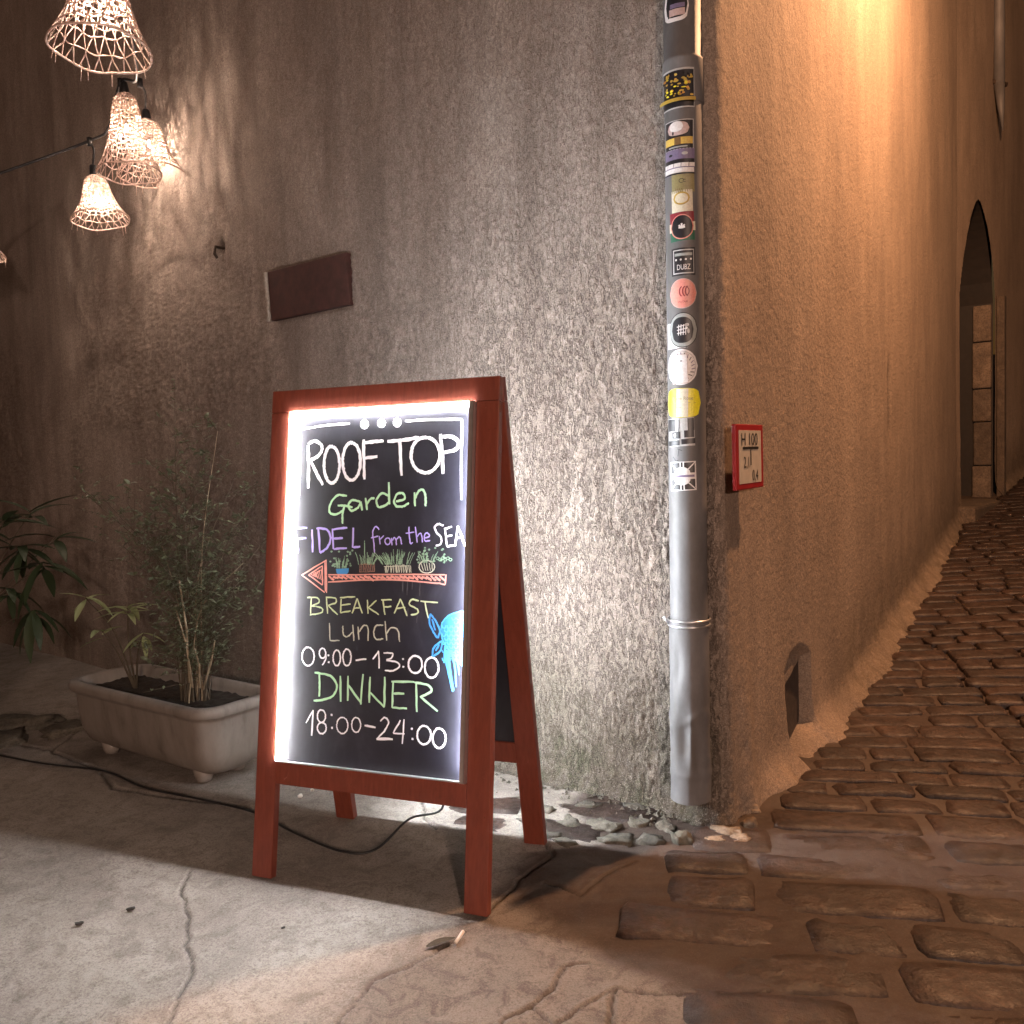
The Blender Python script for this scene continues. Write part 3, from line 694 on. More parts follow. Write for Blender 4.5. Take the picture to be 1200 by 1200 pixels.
c.stroke([(715, 155), (800, 148), (1022, 145)], W1, tA, False); c.stroke([(1022, 145), (1020, 330), (1018, 580)], W1, tA)
c.done('drawn_border', 'white', 'white chalk bracket line at the top right'); c = Chalk()
for x, y in ((495, 168), (587, 162), (672, 158)):
    c = Chalk()
    c.ell((x, y+4), 17, 19, W1*1.1, tA); c.stroke([(x, y+12), (x+2, y-30)], W1*.8, tA, False); c.stroke([(x-12, y+3), (x+12, y+5)], W1*.9, tA, False); c.done('drawn_drop', 'white', 'small white chalk drop')
c = Chalk(); W2 = .0082
for s_ in [[(190, 518), (192, 400), (190, 285)], [(190, 280), (225, 262), (262, 285), (262, 320), (235, 350), (195, 368)], [(205, 370), (238, 440), (270, 500)],
           [(495, 470), (492, 360), (490, 255)], [(490, 272), (540, 266), (598, 262)], [(495, 355), (565, 345)], [(620, 265), (700, 258), (790, 243)], [(685, 250), (690, 350), (695, 450)],
           [(905, 225), (915, 330), (920, 440)], [(905, 240), (970, 240), (1005, 275), (985, 310), (920, 325)]]: c.stroke(s_, W2, tA)
c.ell((318, 390), 42, 100, W2, tA); c.ell((425, 372), 48, 102, W2, tA); c.ell((825, 338), 78, 96, W2, tA)
c.done('lettering', 'white', 'large white hand-written word ROOFTOP')
c = Chalk(); W3 = .0056
for s_ in [[(400, 560), (350, 555), (312, 600), (305, 645), (335, 660), (375, 640), (388, 612)], [(350, 612), (388, 612), (430, 622)], [(388, 612), (376, 660), (376, 710)],
           [(472, 590), (430, 582), (408, 610), (425, 640), (460, 622), (474, 590)], [(474, 590), (482, 638)], [(500, 570), (510, 635)], [(505, 605), (530, 575), (550, 572)],
           [(625, 485), (630, 605)], [(628, 560), (590, 545), (560, 580), (570, 618), (605, 612), (630, 590)], [(665, 590), (712, 575), (702, 545), (672, 550), (655, 585), (668, 615), (705, 615), (735, 597)],
           [(765, 540), (768, 615)], [(768, 575), (790, 532), (815, 530), (825, 570), (825, 615)]]: c.stroke(s_, W3, tA)
c.done('lettering', 'green', 'pale green hand-written word Garden')
c = Chalk(); W4 = .0056
for s_ in [[(136, 222), (130, 150), (118, 92)], [(103, 88), (185, 86)], [(125, 145), (180, 140)], [(212, 95), (215, 218)], [(245, 90), (255, 220)], [(235, 88), (290, 95), (312, 140), (295, 190), (255, 222)],
           [(322, 90), (328, 200)], [(322, 95), (402, 85)], [(326, 145), (378, 140)], [(328, 200), (400, 195)], [(435, 85), (430, 190), (472, 188)]]: c.stroke(s_, W4, tB, len(s_) > 3)
for s_ in [[(575, 95), (555, 80), (540, 110), (545, 160), (550, 220)], [(530, 140), (570, 130)], [(575, 130), (580, 175)], [(578, 150), (600, 128)], [(640, 140), (645, 180)], [(645, 155), (655, 138), (665, 150), (667, 180)],
           [(667, 150), (682, 135), (692, 150), (695, 175)], [(735, 80), (742, 165), (757, 165)], [(718, 115), (765, 108)], [(770, 80), (780, 165)], [(778, 135), (795, 115), (805, 130), (808, 165)],
           [(820, 142), (845, 132), (835, 112), (820, 125), (822, 155), (850, 155)]]: c.stroke(s_, .0032, tB)
c.ell((620, 158), 14, 18, .0032, tB)
c.done('lettering', 'lilac', 'lilac hand-written words FIDEL from the')
c = Chalk()
for s_ in [[(922, 75), (895, 65), (875, 80), (885, 110), (910, 140), (905, 175), (880, 182)], [(930, 85), (940, 185)], [(925, 92), (968, 80)], [(935, 132), (970, 125)], [(940, 186), (980, 180)], [(985, 185), (1000, 75)], [(1000, 75), (1040, 185)], [(990, 142), (1030, 135)]]: c.stroke(s_, .0046, tB)
c.done('lettering', 'white', 'white hand-written word SEA')
c = Chalk()
for s_ in [[(155, 340), (290, 260)], [(280, 436), (155, 340)], [(288, 258), (290, 438)], [(280, 265), (283, 430)], [(192, 340), (268, 290)], [(268, 290), (268, 395)], [(268, 395), (192, 340)], [(298, 340), (600, 338), (930, 340)], [(298, 378), (600, 366), (860, 382), (932, 392)], [(935, 338), (932, 392)]]: c.stroke(s_, .0036, tB, len(s_) == 4)
for i in range(6): c.stroke([(205+i*11, 335-i*6), (225+i*9, 348+i*5)], .0022, tB, False); c.stroke([(262-i*8, 312+i*3), (215+i*6, 345+i*3)], .002, tB, False)
for i in range(26):
    x = 300+i*24; c.stroke([(x, 345+random.uniform(0, 6)), (x+30, 362+random.uniform(-4, 10))], .0052, tB, False)
c.done('drawn_arrow', 'salmon', 'salmon chalk arrow pointing left')
c = Chalk(); c.poly([(340, 308), (410, 304), (408, 325), (392, 344), (362, 346), (344, 330)], tB); c.done('drawn_pot', 'blue', 'blue chalk bowl at the arrow head')
c = Chalk()
for i in range(9): c.stroke([(472+i*9, 285), (470+i*10, 322)], .0024, tB, False)
c.stroke([(470, 283), (550, 282), (550, 322), (468, 324), (470, 283)], .002, tB, False); c.done('drawn_pot', 'brown', 'brown chalk pot')
c = Chalk(); c.ell((832, 296), 42, 34, .0026, tB)
for i in range(5): c.stroke([(800+i*15, 275), (815+i*12, 318)], .0016, tB, False)
for i in range(16): x = 608+i*9; c.stroke([(x, 280+random.uniform(0, 14)), (x+random.uniform(-6, 6), 328)], .0022, tB, False)
c.stroke([(600, 295), (740, 290)], .002, tB, False); c.done('drawn_pot', 'cream', 'cream chalk bowl and pale planter')
c = Chalk(); r = random.Random(3)
def sprig(x0, x1, yb, yt, n_, lean=30):
    for i in range(n_):
        x = r.uniform(x0, x1); dx = (x-(x0+x1)/2)*.5+r.uniform(-lean, lean)*.4; y1 = r.uniform(yt, (yt+yb)/2)
        c.stroke([(x, yb), (x+dx*.4, (yb+y1)/2), (x+dx, y1)], .0017, tB)
sprig(345, 405, 305, 235, 12); sprig(460, 545, 285, 215, 16, 10); c.stroke([(497, 285), (494, 155)], .0026, tB, False); sprig(590, 745, 285, 200, 34, 40); sprig(795, 870, 275, 205, 14)
for i in range(50):
    x = r.choice([r.uniform(305, 435), r.uniform(780, 935)]); y = r.uniform(205, 300) if x < 500 else r.uniform(190, 275); c.ell((x, y), 4, 3, .0018, tB)
for i in range(6): c.ell((890+i*14, 250+(i % 2)*8), 8, 7, .0016, tB)
c.done('drawn_plants', 'leaf', 'pale green chalk sprigs above the arrow')
CH['faint'] = chalk('chalk_faint', (.10, .095, .10), .7)
for x, y0, y1 in ((703, 355, 430), (728, 358, 450), (755, 362, 420), (795, 380, 455), (730, 520, 570), (780, 560, 600)): c = Chalk(); c.stroke([(x, y0), (x-3, y1)], .0028, tB, False); c.done('chalk_drip', 'faint', 'faint run-down chalk drip')
c = Chalk(); W5 = .0038
for s_ in [[(207, 465), (203, 550)], [(185, 462), (240, 465), (248, 490), (207, 508)], [(207, 508), (262, 518), (262, 545), (200, 556)], [(290, 460), (295, 550)], [(286, 462), (335, 465), (340, 490), (298, 505)], [(300, 508), (350, 556)],
           [(370, 470), (365, 545)], [(362, 463), (445, 458)], [(368, 505), (420, 498)], [(365, 545), (420, 535)], [(428, 548), (455, 468)], [(455, 468), (484, 548)], [(436, 522), (472, 517)], [(510, 475), (515, 550)], [(560, 478), (515, 517)], [(515, 517), (572, 555)],
           [(595, 475), (605, 556)], [(585, 476), (642, 474)], [(600, 515), (640, 510)], [(655, 548), (690, 470)], [(690, 470), (725, 562)], [(665, 522), (715, 515)], [(788, 482), (752, 474), (738, 500), (780, 525), (782, 548), (745, 556)], [(798, 482), (892, 490)], [(822, 488), (840, 574)]]: c.stroke(s_, W5, tB, len(s_) > 2)
c.done('lettering', 'lime', 'pale yellow-green hand-written word BREAKFAST')
c = Chalk()
for s_ in [[(305, 600), (308, 695)], [(308, 695), (360, 695)], [(378, 615), (380, 660), (400, 675), (430, 650)], [(432, 610), (438, 697)], [(460, 620), (465, 690)], [(465, 650), (490, 615), (513, 625), (515, 697)],
           [(597, 612), (560, 615), (545, 650), (558, 688), (597, 685)], [(605, 590), (615, 695)], [(612, 660), (640, 625), (675, 640), (685, 702)]]: c.stroke(s_, .0034, tB)
c.done('lettering', 'cream', 'pale grey hand-written word Lunch')
c = Chalk(); W6 = .0040
c.ell((190, 135), 33, 50, W6, tC); c.ell((268, 118), 17, 27, W6, tC); c.stroke([(285, 112), (286, 150), (266, 182)], W6, tC)
for x, y in ((300, 128), (302, 165), (703, 148), (705, 190)): c.stroke([(x, y-4), (x, y+6)], W6*1.3, tC, False)
c.ell((345, 143), 20, 42, W6, tC); c.ell((400, 140), 22, 45, W6, tC); c.stroke([(447, 155), (505, 150)], W6*1.15, tC, False)
c.stroke([(540, 150), (572, 105)], W6, tC, False); c.stroke([(572, 105), (575, 200)], W6, tC, False); c.stroke([(598, 116), (645, 118), (640, 145), (615, 155), (668, 165), (685, 190), (650, 212), (605, 210)], W6, tC)
c.ell((770, 178), 37, 47, W6*1.2, tC); c.ell((858, 195), 37, 55, W6*1.2, tC); c.done('lettering', 'white', 'white hand-written opening hours 09:00-13:00')
c = Chalk(); W7 = .0054
for s_ in [[(250, 225), (252, 290), (250, 352)], [(225, 222), (310, 240), (345, 290), (330, 340), (290, 365), (220, 375)], [(365, 240), (365, 380)], [(405, 240), (405, 375)], [(405, 285), (478, 390)], [(487, 230), (475, 395)],
           [(525, 245), (520, 385)], [(525, 330), (602, 410)], [(605, 245), (602, 410)], [(650, 272), (645, 412)], [(640, 270), (765, 272)], [(650, 335), (710, 335)], [(645, 412), (725, 416)], [(775, 280), (778, 435)], [(765, 275), (840, 292), (855, 325), (795, 355)], [(800, 355), (890, 432)]]: c.stroke(s_, W7, tC, len(s_) > 2)
c.done('lettering', 'green', 'light green hand-written word DINNER')
c = Chalk()
c.stroke([(178, 495), (218, 425)], W6, tC, False); c.stroke([(218, 425), (210, 564)], W6*1.2, tC, False); c.ell((262, 458), 22, 34, W6, tC); c.ell((264, 522), 24, 30, W6, tC)
for x, y in ((318, 450), (320, 520), (752, 525), (755, 580)): c.stroke([(x, y-5), (x, y+7)], W6*1.3, tC, False)
c.ell((375, 508), 30, 44, W6*.85, tC); c.ell((450, 505), 24, 40, W6*.85, tC); c.stroke([(495, 508), (555, 520)], W6*1.2, tC, False)
c.stroke([(580, 485), (605, 465), (625, 490), (602, 540), (560, 582)], W6, tC); c.stroke([(560, 582), (648, 582)], W6*1.5, tC, False)
c.stroke([(690, 480), (650, 550)], W6, tC, False); c.stroke([(650, 550), (712, 554)], W6, tC, False); c.stroke([(708, 475), (700, 608)], W6, tC, False)
c.ell((817, 560), 37, 50, W6*1.2, tC); c.ell((899, 577), 35, 53, W6*1.2, tC); c.done('lettering', 'white', 'white hand-written opening hours 18:00-24:00')
def tBC(p): return tB(p)
c = Chalk(); c.poly([(908, 640), (915, 600), (945, 565), (990, 545), (1030, 537), (1048, 536), (1048, 810), (1020, 830), (985, 800), (955, 760), (935, 720), (915, 690)], tB)
c.done('drawn_fish', 'skyblue', 'body of a blue chalk fish cut by the right edge')
c = Chalk()
for s_ in [[(850, 550), (846, 600), (868, 650), (890, 682)], [(850, 550), (880, 590), (902, 640), (892, 682)], [(860, 580), (878, 640)]]: c.stroke(s_, .0042, tB)
for s_ in [[(915, 50), (872, 85), (860, 135)], [(915, 55), (905, 105), (862, 138)], [(880, 105), (900, 70)], [(930, 80), (940, 180), (972, 325)], [(950, 95), (958, 200), (978, 318)], [(962, 100), (985, 200), (990, 300)], [(985, 110), (1000, 180), (1008, 235)], [(1010, 120), (1018, 170)], [(930, 80), (925, 170)], [(940, 100), (965, 270)]]: c.stroke(s_, .0042, tC)
for j in range(11):
    for i in range(5):
        x = 925+i*26+(j % 2)*13; y = 575+j*22
        if x < 1034 and not (j < 2 and i < 2): c.stroke([(x-10, y-6), (x-6, y+7), (x+6, y+7), (x+10, y-6)], .0026, tB)
c.stroke([(908, 640), (915, 600), (945, 565), (990, 545), (1034, 536)], .003, tB); c.stroke([(905, 640), (918, 690), (940, 730), (985, 800), (1025, 832)], .0032, tB)
c.done('drawn_fish', 'blue', 'blue chalk fins scales and trailing tail of the fish')

# ------------------------------------------------------------------ downpipe with stickers
PB = np.array([.452, 2.312, 0.0]); PT = np.array([.481, 2.335, 2.3]); PD = (PT-PB)/2.3
def pc(z): return PB+PD*z
PR = .0495
pipe = thing('downpipe', pc(.06), 'grey downpipe covered in stickers at the corner of the house', 'drainpipe')
fw = (CAM*np.array([1, 1, 0])-PB*np.array([1, 1, 0])); fw[2] = 0; fw /= np.linalg.norm(fw); rt = np.array([-fw[1], fw[0], 0]); 
if rt[0] < 0: rt = -rt
def lathe_pipe(name, zs, rs, m, parent, seg=48, fn=None):
    V = []; Fq = []
    for i, z_ in enumerate(zs):
        for k in range(seg):
            th = 2*PI*k/seg; rr = rs[i]*(fn(th, z_) if fn else 1); V.append(pc(z_)+(fw*math.cos(th)+rt*math.sin(th))*rr)
    for i in range(len(zs)-1):
        for k in range(seg): Fq.append((i*seg+k, i*seg+(k+1) % seg, (i+1)*seg+(k+1) % seg, (i+1)*seg+k))
    return pydata(name, V, Fq, m, parent, True)
o = lathe_pipe('pipe_section', [.55, 1.0, 1.5, 1.893, 1.897], [PR*.985]*4+[PR*.97], M_GALV, pipe)
o = lathe_pipe('pipe_section', [1.885, 1.887, 1.99, 1.995, 2.0, 2.3, 5.0], [PR*1.0, PR*1.055, PR*1.055, PR*1.06, PR*.985, PR*.985, PR*.985], M_GALV, pipe)
def dents(th, z_):
    a = 1-.30*math.exp(-((th-5.9)/.5)**2-((z_-.24)/.07)**2)-.22*math.exp(-((th-.55)/.5)**2-((z_-.20)/.10)**2)-.16*math.exp(-((th-5.6)/.35)**2-((z_-.44)/.05)**2)
    a += .03*math.exp(-((z_-.30)/.012)**2)+.025*math.sin(th*3+z_*22)*math.exp(-((z_-.2)/.16)**2)
    a += .05*math.exp(-((z_-.15)/.010)**2)*(.5+.5*math.cos(th))+.05*math.exp(-((z_-.30-.02*math.sin(th*2))/.007)**2)*(.5+.5*math.cos(th))
    return a
zb = list(np.linspace(.075, .56, 70)); o = lathe_pipe('dented_boot', zb, [PR*(1.02+.03*(z_ < .2))+.0015 for z_ in zb], M_GALV, pipe, 72, dents); tag(o, 'dented and creased lowest length of the pipe')
mb = MB()
for dz in (0, .014): mb.tube([pc(.545+dz)+(fw*math.cos(t)+rt*math.sin(t))*(PR*1.06+.002) for t in np.linspace(-2.2, 2.2, 40)], .0028, 6)
mb.tube([pc(.55)+(fw*math.cos(-1.5)+rt*math.sin(-1.5))*(PR*1.1), pc(.565)+(fw*math.cos(-1.5)+rt*math.sin(-1.5))*(PR*1.35)], .004, 6)
tag(mb.build('wire_clamp', M_ALU, pipe, smooth=True), 'doubled wire holding the dented boot')

def text_mesh(txt, size):
    cu = bpy.data.curves.new('t', 'FONT'); cu.body = txt; cu.size = size; cu.align_x = 'CENTER'; cu.align_y = 'CENTER'; cu.resolution_u = 3
    ob = bpy.data.objects.new('t', cu); COL.objects.link(ob); dg = bpy.context.evaluated_depsgraph_get(); dg.update()
    me = bpy.data.meshes.new_from_object(ob.evaluated_get(dg)); bpy.data.objects.remove(ob)
    V = [(v.co.x, v.co.y) for v in me.vertices]; Fq = [tuple(p.vertices) for p in me.polygons]; bpy.data.meshes.remove(me); return V, Fq
class Sticker:
    """flat print wrapped round the pipe; x right, y up, in metres from the sticker's centre"""
    def __init__(s, x0, x1, y0, y1, label):
        s.zc = None; cx, cy = (x0+x1)/2, (y0+y1)/2
        d = ray(cx, cy); P = CAM+d*((np.dot(pc(1.2)+fw*PR-CAM, fw))/np.dot(d, fw)); s.zc = P[2]
        off = float((P-pc(P[2]))@rt); s.th = math.asin(max(-.9, min(.9, off/PR)))
        dist = np.linalg.norm(P-CAM); s.ppm = FPX/float((P-CAM)@F_); s.W = (x1-x0)/s.ppm*1.06; s.H = (y1-y0)/s.ppm; s.label = label
        s.mb = MB(); s.cols = []; s.k = 0; s.rot = .0
    def put(s, V, Fq, col):
        if s.k == 0: s.rot = random.uniform(-.045, .045)
        V = [(x-y*s.rot, y+x*s.rot) for x, y in V]
        if col not in s.cols: s.cols.append(col)
        base = PR*(1.058 if s.zc > 1.885 else 1.0); s.k += 1; rr = base+.0004+.00018*s.k
        W = [pc(s.zc+y)+(fw*math.cos(s.th+x/PR)+rt*math.sin(s.th+x/PR))*rr for x, y in V]
        s.mb.add(W, Fq, s.cols.index(col))
    def rect(s, x0, y0, x1, y1, col, n=10, sk=0):
        V = []; 
        for i in range(n+1):
            x = x0+(x1-x0)*i/n; V += [(x, y0+sk*i/n), (x, y1+sk*i/n)]
        s.put(V, [(2*i, 2*i+2, 2*i+3, 2*i+1) for i in range(n)], col)
    def blob(s, cx, cy, rx, ry, col, p=2.0, a0=0, a1=2*PI, n=36):
        # strips so that the surface follows the cylinder
        V = []; m = 14
        for i in range(m+1):
            x = -1+2*i/m; h = max(0, 1-abs(x)**p)**(1/p); V += [(cx+x*rx, cy-h*ry), (cx+x*rx, cy+h*ry)]
        s.put(V, [(2*i, 2*i+2, 2*i+3, 2*i+1) for i in range(m)], col)
    def line(s, pts, wd, col):
        q = []
        for a, b_ in zip(pts[:-1], pts[1:]):
            q += [(a[0]+(b_[0]-a[0])*j/4, a[1]+(b_[1]-a[1])*j/4) for j in range(4)]
        q.append(pts[-1]); V = []
        for i, p in enumerate(q):
            a, b_ = q[max(0, i-1)], q[min(len(q)-1, i+1)]; dx, dy = b_[0]-a[0], b_[1]-a[1]; L = math.hypot(dx, dy)+1e-9
            V += [(p[0]-dy/L*wd/2, p[1]+dx/L*wd/2), (p[0]+dy/L*wd/2, p[1]-dx/L*wd/2)]
        s.put(V, [(2*i, 2*i+1, 2*i+3, 2*i+2) for i in range(len(q)-1)], col)
    def arc(s, cx, cy, rx, ry, a0, a1, wd, col, n=12): s.line([(cx+rx*math.cos(a0+(a1-a0)*i/n), cy+ry*math.sin(a0+(a1-a0)*i/n)) for i in range(n+1)], wd, col)
    def text(s, t, size, x, y, col, sx=1, sy=1):
        V, Fq = text_mesh(t, size); s.put([(a*sx+x, b_*sy+y) for a, b_ in V], Fq, col)
    def done(s): o = s.mb.build('sticker', [INK[c_] for c_ in s.cols], pipe); o['label'] = s.label; return o
q = Sticker(777, 806, -12, 22, 'topmost sticker, white rounded edge round a dark scene'); w_, h_ = q.W/2, q.H/2
q.blob(0, 0, w_, h_, 'white', 3.2); q.blob(.002, .004, w_*.84, h_*.84, 'black', 3); q.rect(-w_*.5, -h_*.62, w_*.72, -h_*.15, 'pink'); q.rect(-w_*.4, -h_*.1, w_*.7, h_*.2, 'violet'); q.line([(-w_*.55, h_*.5), (-w_*.5, -h_*.7)], .004, 'black'); q.done()
q = Sticker(774, 812, 79, 125, 'wide black and gold mottled sticker'); w_, h_ = q.W/2, q.H/2
q.rect(-w_, -h_, w_, h_, 'silver', 14); q.rect(-w_*.97, -h_*.93, w_*.97, h_*.90, 'black', 14); r = random.Random(8)
for i in range(46): q.blob(r.uniform(-w_*.85, w_*.85), r.uniform(-h_*.45, h_*.80), r.uniform(.002, .006), r.uniform(.0015, .004), r.choice(['ochre', 'mustard', 'mustard', 'yellow', 'orange']), 2)
for i in range(14): q.blob(r.uniform(-w_*.8, w_*.8), r.uniform(-h_*.4, h_*.75), .002, .003, 'black')
q.rect(-w_*.95, -h_*.72, w_*.95, -h_*.55, 'mustard', 14); q.done()
q = Sticker(776, 812, 139, 173, 'black sticker with a pale shape over a yellow band'); w_, h_ = q.W/2, q.H/2
q.rect(-w_, -h_, w_, h_, 'silver'); q.rect(-w_*.95, -h_*.97, w_*.95, h_*.93, 'black'); q.blob(0, h_*.40, w_*.72, h_*.46, 'pink', 2.4); q.blob(-w_*.1, h_*.55, w_*.45, h_*.35, 'white', 2.2); q.blob(-w_*.3, h_*.12, .0025, .005, 'black')
q.rect(-w_*.93, -h_*.68, w_*.93, -h_*.20, 'ochre'); q.rect(-w_*.2, -h_*.70, w_*.2, -h_*.18, 'brown', 4); q.rect(-w_*.6, -h_*.90, w_*.6, -h_*.80, 'grey'); q.done()
q = Sticker(776, 813, 173, 203, 'dark violet sticker with white stripes below it'); w_, h_ = q.W/2, q.H/2
q.rect(-w_, -h_, w_, h_, 'violet'); q.blob(w_*.4, h_*.6, .008, .004, 'silver'); q.blob(-w_*.5, h_*.55, .006, .003, 'black'); q.rect(-w_*.98, -h_*.2, w_*.98, h_*.18, 'black'); q.rect(-w_, -h_*.42, w_, -h_*.12, 'white'); q.rect(-w_, -h_*.85, w_*.95, -h_*.5, 'white')
for i in range(4): q.line([(-w_*.7+i*w_*.45, -h_*.12), (-w_*.72+i*w_*.45, -h_*.42)], .0012, 'black')
q.rect(-w_, -h_*1.0, w_, -h_*.88, 'black'); q.done()
q = Sticker(787, 813, 197, 224, 'faded olive sticker with a dark scribble'); w_, h_ = q.W/2, q.H/2
q.rect(-w_, -h_, w_, h_, 'olive'); q.rect(-w_, h_*.6, w_, h_, 'cream'); q.arc(-.003, 0, .006, .005, 0, 5.2, .0014, 'black'); q.arc(.005, -.001, .004, .003, 1, 5.5, .0012, 'black')
for i in range(4): q.line([(-w_*.6+i*.005, -h_*.65), (-w_*.6+i*.005, -h_*.98)], .0016, 'brown')
q.done()
q = Sticker(787, 811, 222, 247, 'cream square sticker with a faint round seal'); w_, h_ = q.W/2, q.H/2
q.rect(-w_, -h_, w_, h_, 'cream'); q.blob(-.001, h_*.25, w_*.78, h_*.6, 'mustard', 2); q.blob(-.001, h_*.25, w_*.62, h_*.45, 'cream'); q.arc(0, h_*.1, w_*.55, h_*.45, 3.3, 6.1, .001, 'brown'); q.done()
q = Sticker(784, 814, 248, 282, 'red gold and green sticker with a white leaf on black'); w_, h_ = q.W/2, q.H/2
q.rect(-w_*.93, -h_*.05, w_*.93, h_, 'red'); q.rect(-w_*.93, -h_*.95, w_*.93, -h_*.05, 'green'); q.rect(-w_, -h_*.30, w_, h_*.30, 'cream'); q.blob(0, 0, w_*.88, h_*.85, 'salmon'); q.blob(0, 0, w_*.80, h_*.78, 'black')
for a, L in ((90, .0115), (45, .0105), (135, .0105), (10, .008), (170, .008)): q.line([(0, -.003), (L*math.cos(math.radians(a)), -.003+L*math.sin(math.radians(a)))], .0042, 'white')
q.done()
q = Sticker(787, 814, 290, 322, 'small black and white sticker reading DUBZ under four dots'); w_, h_ = q.W/2, q.H/2
q.rect(-w_, -h_, w_, h_, 'black'); q.rect(-w_*.86, -h_*.88, w_*.9, h_*.88, 'silver'); q.rect(-w_*.76, -h_*.80, w_*.84, h_*.80, 'black'); q.rect(-w_*.7, h_*.42, w_*.75, h_*.62, 'grey')
for i in range(4): q.blob(-w_*.58+i*w_*.4, h_*.15, .0026, .0026, 'white')
q.text('DUBZ', .0155, .001, -h_*.42, 'white', .82, 1.25); q.done()
q = Sticker(784, 816, 326, 361, 'round salmon pink sticker with dark curved bars'); w_, h_ = q.W/2, q.H/2
q.blob(0, 0, w_, h_, 'pink'); q.blob(0, 0, w_*.95, h_*.95, 'salmon')
for i, x in enumerate((-.005, .003, .010)): q.arc(x+.004, .005, .007, .012, 1.7, 4.5, .0030, 'red')
q.arc(.006, .005, .010, .012, -1.2, 1.4, .0022, 'red'); q.text('the Dub', .0075, 0, -h_*.55, 'red', 1, .9); q.done()
q = Sticker(779, 803, 378, 408, 'white square sticker half covered by a round one'); w_, h_ = q.W/2, q.H/2; q.rect(-w_, -h_, w_, h_, 'white'); q.done()
q = Sticker(783, 817, 366, 407, 'round grey sticker with a black and white grid'); w_, h_ = q.W/2, q.H/2; q.k = 3; q.rot = .03
q.blob(0, 0, w_, h_, 'black'); q.blob(0, 0, w_*.95, h_*.95, 'grey'); q.blob(-.001, 0, w_*.72, h_*.74, 'black', 2.4)
for i in range(4): q.line([(-.011+i*.006, -.013), (-.009+i*.006, .014)], .0020, 'white'); 
for i in range(3): q.line([(-.014, -.008+i*.008), (.008, -.006+i*.009)], .0020, 'white')
q.blob(.011, .012, .005, .004, 'silver'); q.blob(.010, .004, .003, .003, 'white'); q.blob(.014, -.004, .003, .006, 'silver'); q.done()
q = Sticker(779, 817, 409, 451, 'round white sticker with a torn pale rectangle'); w_, h_ = q.W/2, q.H/2
q.blob(0, 0, w_, h_, 'white'); q.blob(0, 0, w_*.9, h_*.9, 'silver'); q.blob(0, 0, w_*.86, h_*.86, 'white')
for i in range(22):
    a = i*2*PI/22; q.line([(w_*.60*math.cos(a), h_*.60*math.sin(a)), (w_*.80*math.cos(a+.12), h_*.80*math.sin(a+.12))], .0020, r.choice(['black', 'violet', 'violet']))
q.rect(-w_*.5, -h_*.93, w_*.38, h_*.68, 'pink'); q.rect(-w_*.48, -h_*.9, w_*.36, h_*.66, 'white'); q.blob(w_*.05, h_*.32, .003, .0015, 'black'); q.done()
q = Sticker(778, 821, 455, 489, 'bright yellow rounded sticker with a pale strip down its middle'); w_, h_ = q.W/2, q.H/2
q.blob(0, 0, w_, h_, 'yellow', 3.6); q.text('Nere Rose', .0125, 0, h_*.30, 'olive', 1.0, 1); q.line([(-w_*.7, 0), (w_*.7, 0)], .0008, 'olive'); q.rect(-w_*.30, -h_*.97, w_*.30, h_*.97, 'cream', 6); q.text('Nere Rose', .0125, 0, h_*.30, 'olive', 1.0, 1); q.text('www', .006, -.008, -h_*.3, 'olive'); q.done()
q = Sticker(780, 813, 490, 523, 'black and white striped sticker under the yellow one'); w_, h_ = q.W/2, q.H/2
q.rect(-w_, -h_, w_, h_, 'silver'); q.rect(-w_, h_*.1, -w_*.3, h_*.95, 'black'); q.rect(w_*.55, h_*.1, w_*.98, h_*.95, 'black'); q.line([(0, h_*.9), (-.001, h_*.3), (-.003, .002)], .0020, 'black'); q.rect(-w_*.6, -h_*.45, w_*.05, h_*.05, 'black'); q.rect(w_*.3, -h_*.4, w_*.95, h_*.1, 'black'); q.blob(-w_*.35, -h_*.2, .003, .005, 'white')
q.rect(-w_*.95, -h_*.95, -w_*.02, -h_*.58, 'black', sk=.001); q.rect(w_*.1, -h_*.88, w_, -h_*.5, 'black', sk=.001); q.done()
q = Sticker(788, 800, 526, 541, 'small pale sticker with a black scribble'); w_, h_ = q.W/2, q.H/2; q.line([(0, h_), (w_*.9, h_*.7)], .0018, 'black'); q.line([(w_*.3, h_*.9), (w_*.1, -h_*.2)], .0016, 'black'); q.line([(-w_, -h_*.2), (-w_*.3, -h_*.9), (w_*.2, -h_*.8)], .002, 'black'); q.done()
q = Sticker(784, 815, 541, 575, 'lowest sticker, a black and white crossed flag'); w_, h_ = q.W/2, q.H/2
q.rect(-w_, -h_, w_, h_, 'white')
for sx in (-1, 1):
    for sy in (-1, 1):
        q.rect(min(sx*w_*.16, sx*w_*.90), min(sy*h_*.22, sy*h_*.93), max(sx*w_*.16, sx*w_*.90), max(sy*h_*.22, sy*h_*.93), 'black', 6)
for sx in (-1, 1):
    for sy in (-1, 1): q.line([(sx*w_*.15, sy*h_*.18), (sx*w_*.95, sy*h_*.95)], .0036, 'white'); q.line([(sx*w_*.3, sy*h_*.28), (sx*w_*.95, sy*h_*.88)], .0011, 'black')
q.blob(0, 0, w_*.62, h_*.62, 'white', 2.2); q.rect(-w_*.8, -h_*.08, w_*.85, h_*.08, 'violet'); q.rect(-w_*.05, h_*.62, w_*.08, h_*.95, 'black', 2); q.rect(-w_*.05, -h_*.95, w_*.08, -h_*.62, 'black', 2); q.done()

